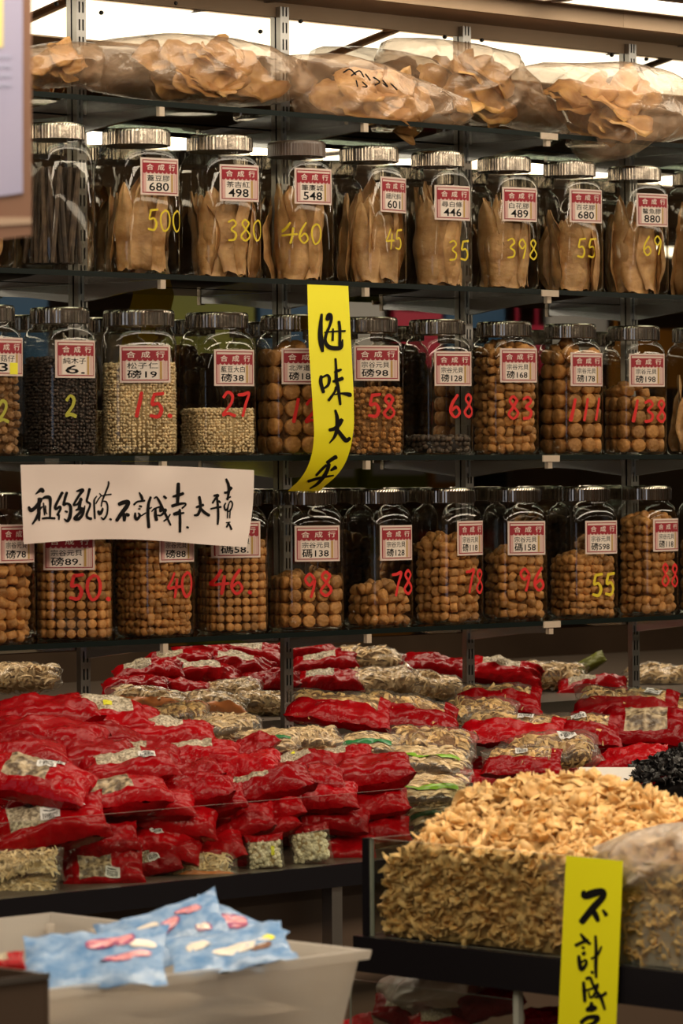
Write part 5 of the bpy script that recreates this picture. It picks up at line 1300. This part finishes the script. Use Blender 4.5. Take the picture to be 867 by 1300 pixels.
blue_packet(290, 1208, 160, .016, 4, 22, 10, 4, 'blue packet with cream side lying at the right of the tub', [('pack_cream', -.045, .012, .022, .012, 20, 0), ('pack_cream', .02, -.018, .05, .010, 8, 0), ('board_brown', .05, -.024, .018, .005, 10, 1), ('tag_yellow', .068, .004, .010, .006, 10, 1)])
# dark box at the bottom left corner
TB = .90; D0 = atz(64, 1236, TB - .0); e = empty('dark_box', (D0.x, D0.y, TB - .2)); b0 = Vector((D0.x, D0.y, TB - .2))
D0 = cam_at(62, 1236, 4.55); TB = D0.z; e.location = (D0.x, D0.y, TB - .14); b0 = Vector(e.location); wX, wY = .4, .35
mb = MB(); mb.box(D0.x - .006, D0.x, D0.y, D0.y + wY, TB - .14, TB); mb.box(D0.x - wX, D0.x - .0065, D0.y, D0.y + .006, TB - .14, TB); mb.box(D0.x - wX, D0.x - wX + .006, D0.y + .0065, D0.y + wY, TB - .14, TB); mb.box(D0.x - wX + .0065, D0.x - .0065, D0.y + wY - .006, D0.y + wY, TB - .14, TB); mb.box(D0.x - wX + .0065, D0.x - .0065, D0.y + .0065, D0.y + wY - .0065, TB - .14, TB - .134)
loc_build(mb, 'box_walls', 'counter_brown', e, b0); tag(e, 'dark box at the bottom left corner with red packets', 'box')
loc_build(MB().box(D0.x - wX, D0.x, D0.y - .002, D0.y, TB - .006, TB + .001), 'rim', 'steel', e, b0)
packet(8, 1222, 70, 0, 10, 30, 0, 'rw', 3, 'red packet lying in the dark box at the bottom left', world=cam_at(0, 1225, 4.75))
tag(MB().box(D0.x - .6, D0.x + .02, D0.y - .1, D0.y + .5, TB - .19, TB - .1405).build('side_stand', 'black_panel'), 'dark stand under the box at the bottom left', 'stand')

# ------------------------------------------------------------------ far side of the shop, seen in the mirror
for (p0, p1, z0, z1, mt, lb) in [(-60, 60, 1.9, 2.25, 'sign_blue', 'leftmost blue hanging sign seen in the mirror'), (180, 322, 1.88, 2.28, 'sign_green', 'olive green hanging sign seen in the mirror'), (330, 392, 1.98, 2.2, 'sign_blue', 'small blue hanging sign seen in the mirror beside the yellow strip'), (396, 430, 1.9, 2.1, 'sign_pink', 'narrow pink hanging sign seen in the mirror'), (440, 486, 1.9, 2.2, 'sign_white', 'small white hanging sign seen in the mirror'), (500, 560, 1.92, 2.14, 'sign_pink', 'wide pink hanging sign seen in the mirror'), (566, 640, 1.95, 2.2, 'sign_blue', 'blue hanging sign seen in the mirror right of the pink one'), (650, 690, 1.9, 2.1, 'sign_pink', 'pink hanging sign seen in the mirror by the third rail'), (696, 770, 1.95, 2.2, 'sign_white', 'white hanging sign seen in the mirror near the right'), (776, 900, 1.85, 2.1, 'sign_orange', 'orange hanging sign seen in the mirror at the right')]:
    x0, x1, y = at(p0, 375, 5.6).x, at(p1, 375, 5.6).x, -5.6
    tag(MB().box(x0, x1, y - .02, y, z0, z1).box(x0 + .03, x0 + .04, y - .015, y - .005, z1, ZC).box(x1 - .04, x1 - .03, y - .015, y - .005, z1, ZC).build('hanging_sign', mt), lb, 'sign')
rnd = random.Random(3); cols = ['sign_white', 'sign_blue', 'sign_pink', 'sign_orange', 'sign_green', 'red_film', 'cap_beige', 'tub_goods']
e = empty('goods_rack', (4.5, YN + .3, 0)); mb = MB()
for z in (.5, .95, 1.4, 1.85): tagb = mb.box(-3.5, 3.5, -.2, .2, z - .02, z)
for x in (-3.5, -1.2, 1.2, 3.47): mb.box(x, x + .03, -.2, .2, 0, 2.2)
mb.build('rack_frame', 'steel', e); tag(e, 'far goods rack on the opposite side, seen only in the mirror', 'rack')
k = 0
for z in (.5, .95, 1.4, 1.85):
    x = 1.1
    while x < 7.8:
        w = rnd.uniform(.18, .4); h = rnd.uniform(.2, .36); mb = MB()
        mb.box(-w / 2, w / 2, -.13, .13, .0, h); o = mb.build('goods_carton', cols[rnd.randrange(8)], loc=(x + w / 2, YN + .3, z + .0005)); o.data.materials.append(MATS['card'])
        b = MB().box(-w / 2 + .02, w / 2 - .02, .1305, .133, h * .25, h * .7); 
        tag(o, 'coloured carton on the far rack, seen only in the mirror', 'carton', 'cartons on the far rack'); b.build('carton_label', 'sign_white', o)
        x += w + rnd.uniform(.02, .12)
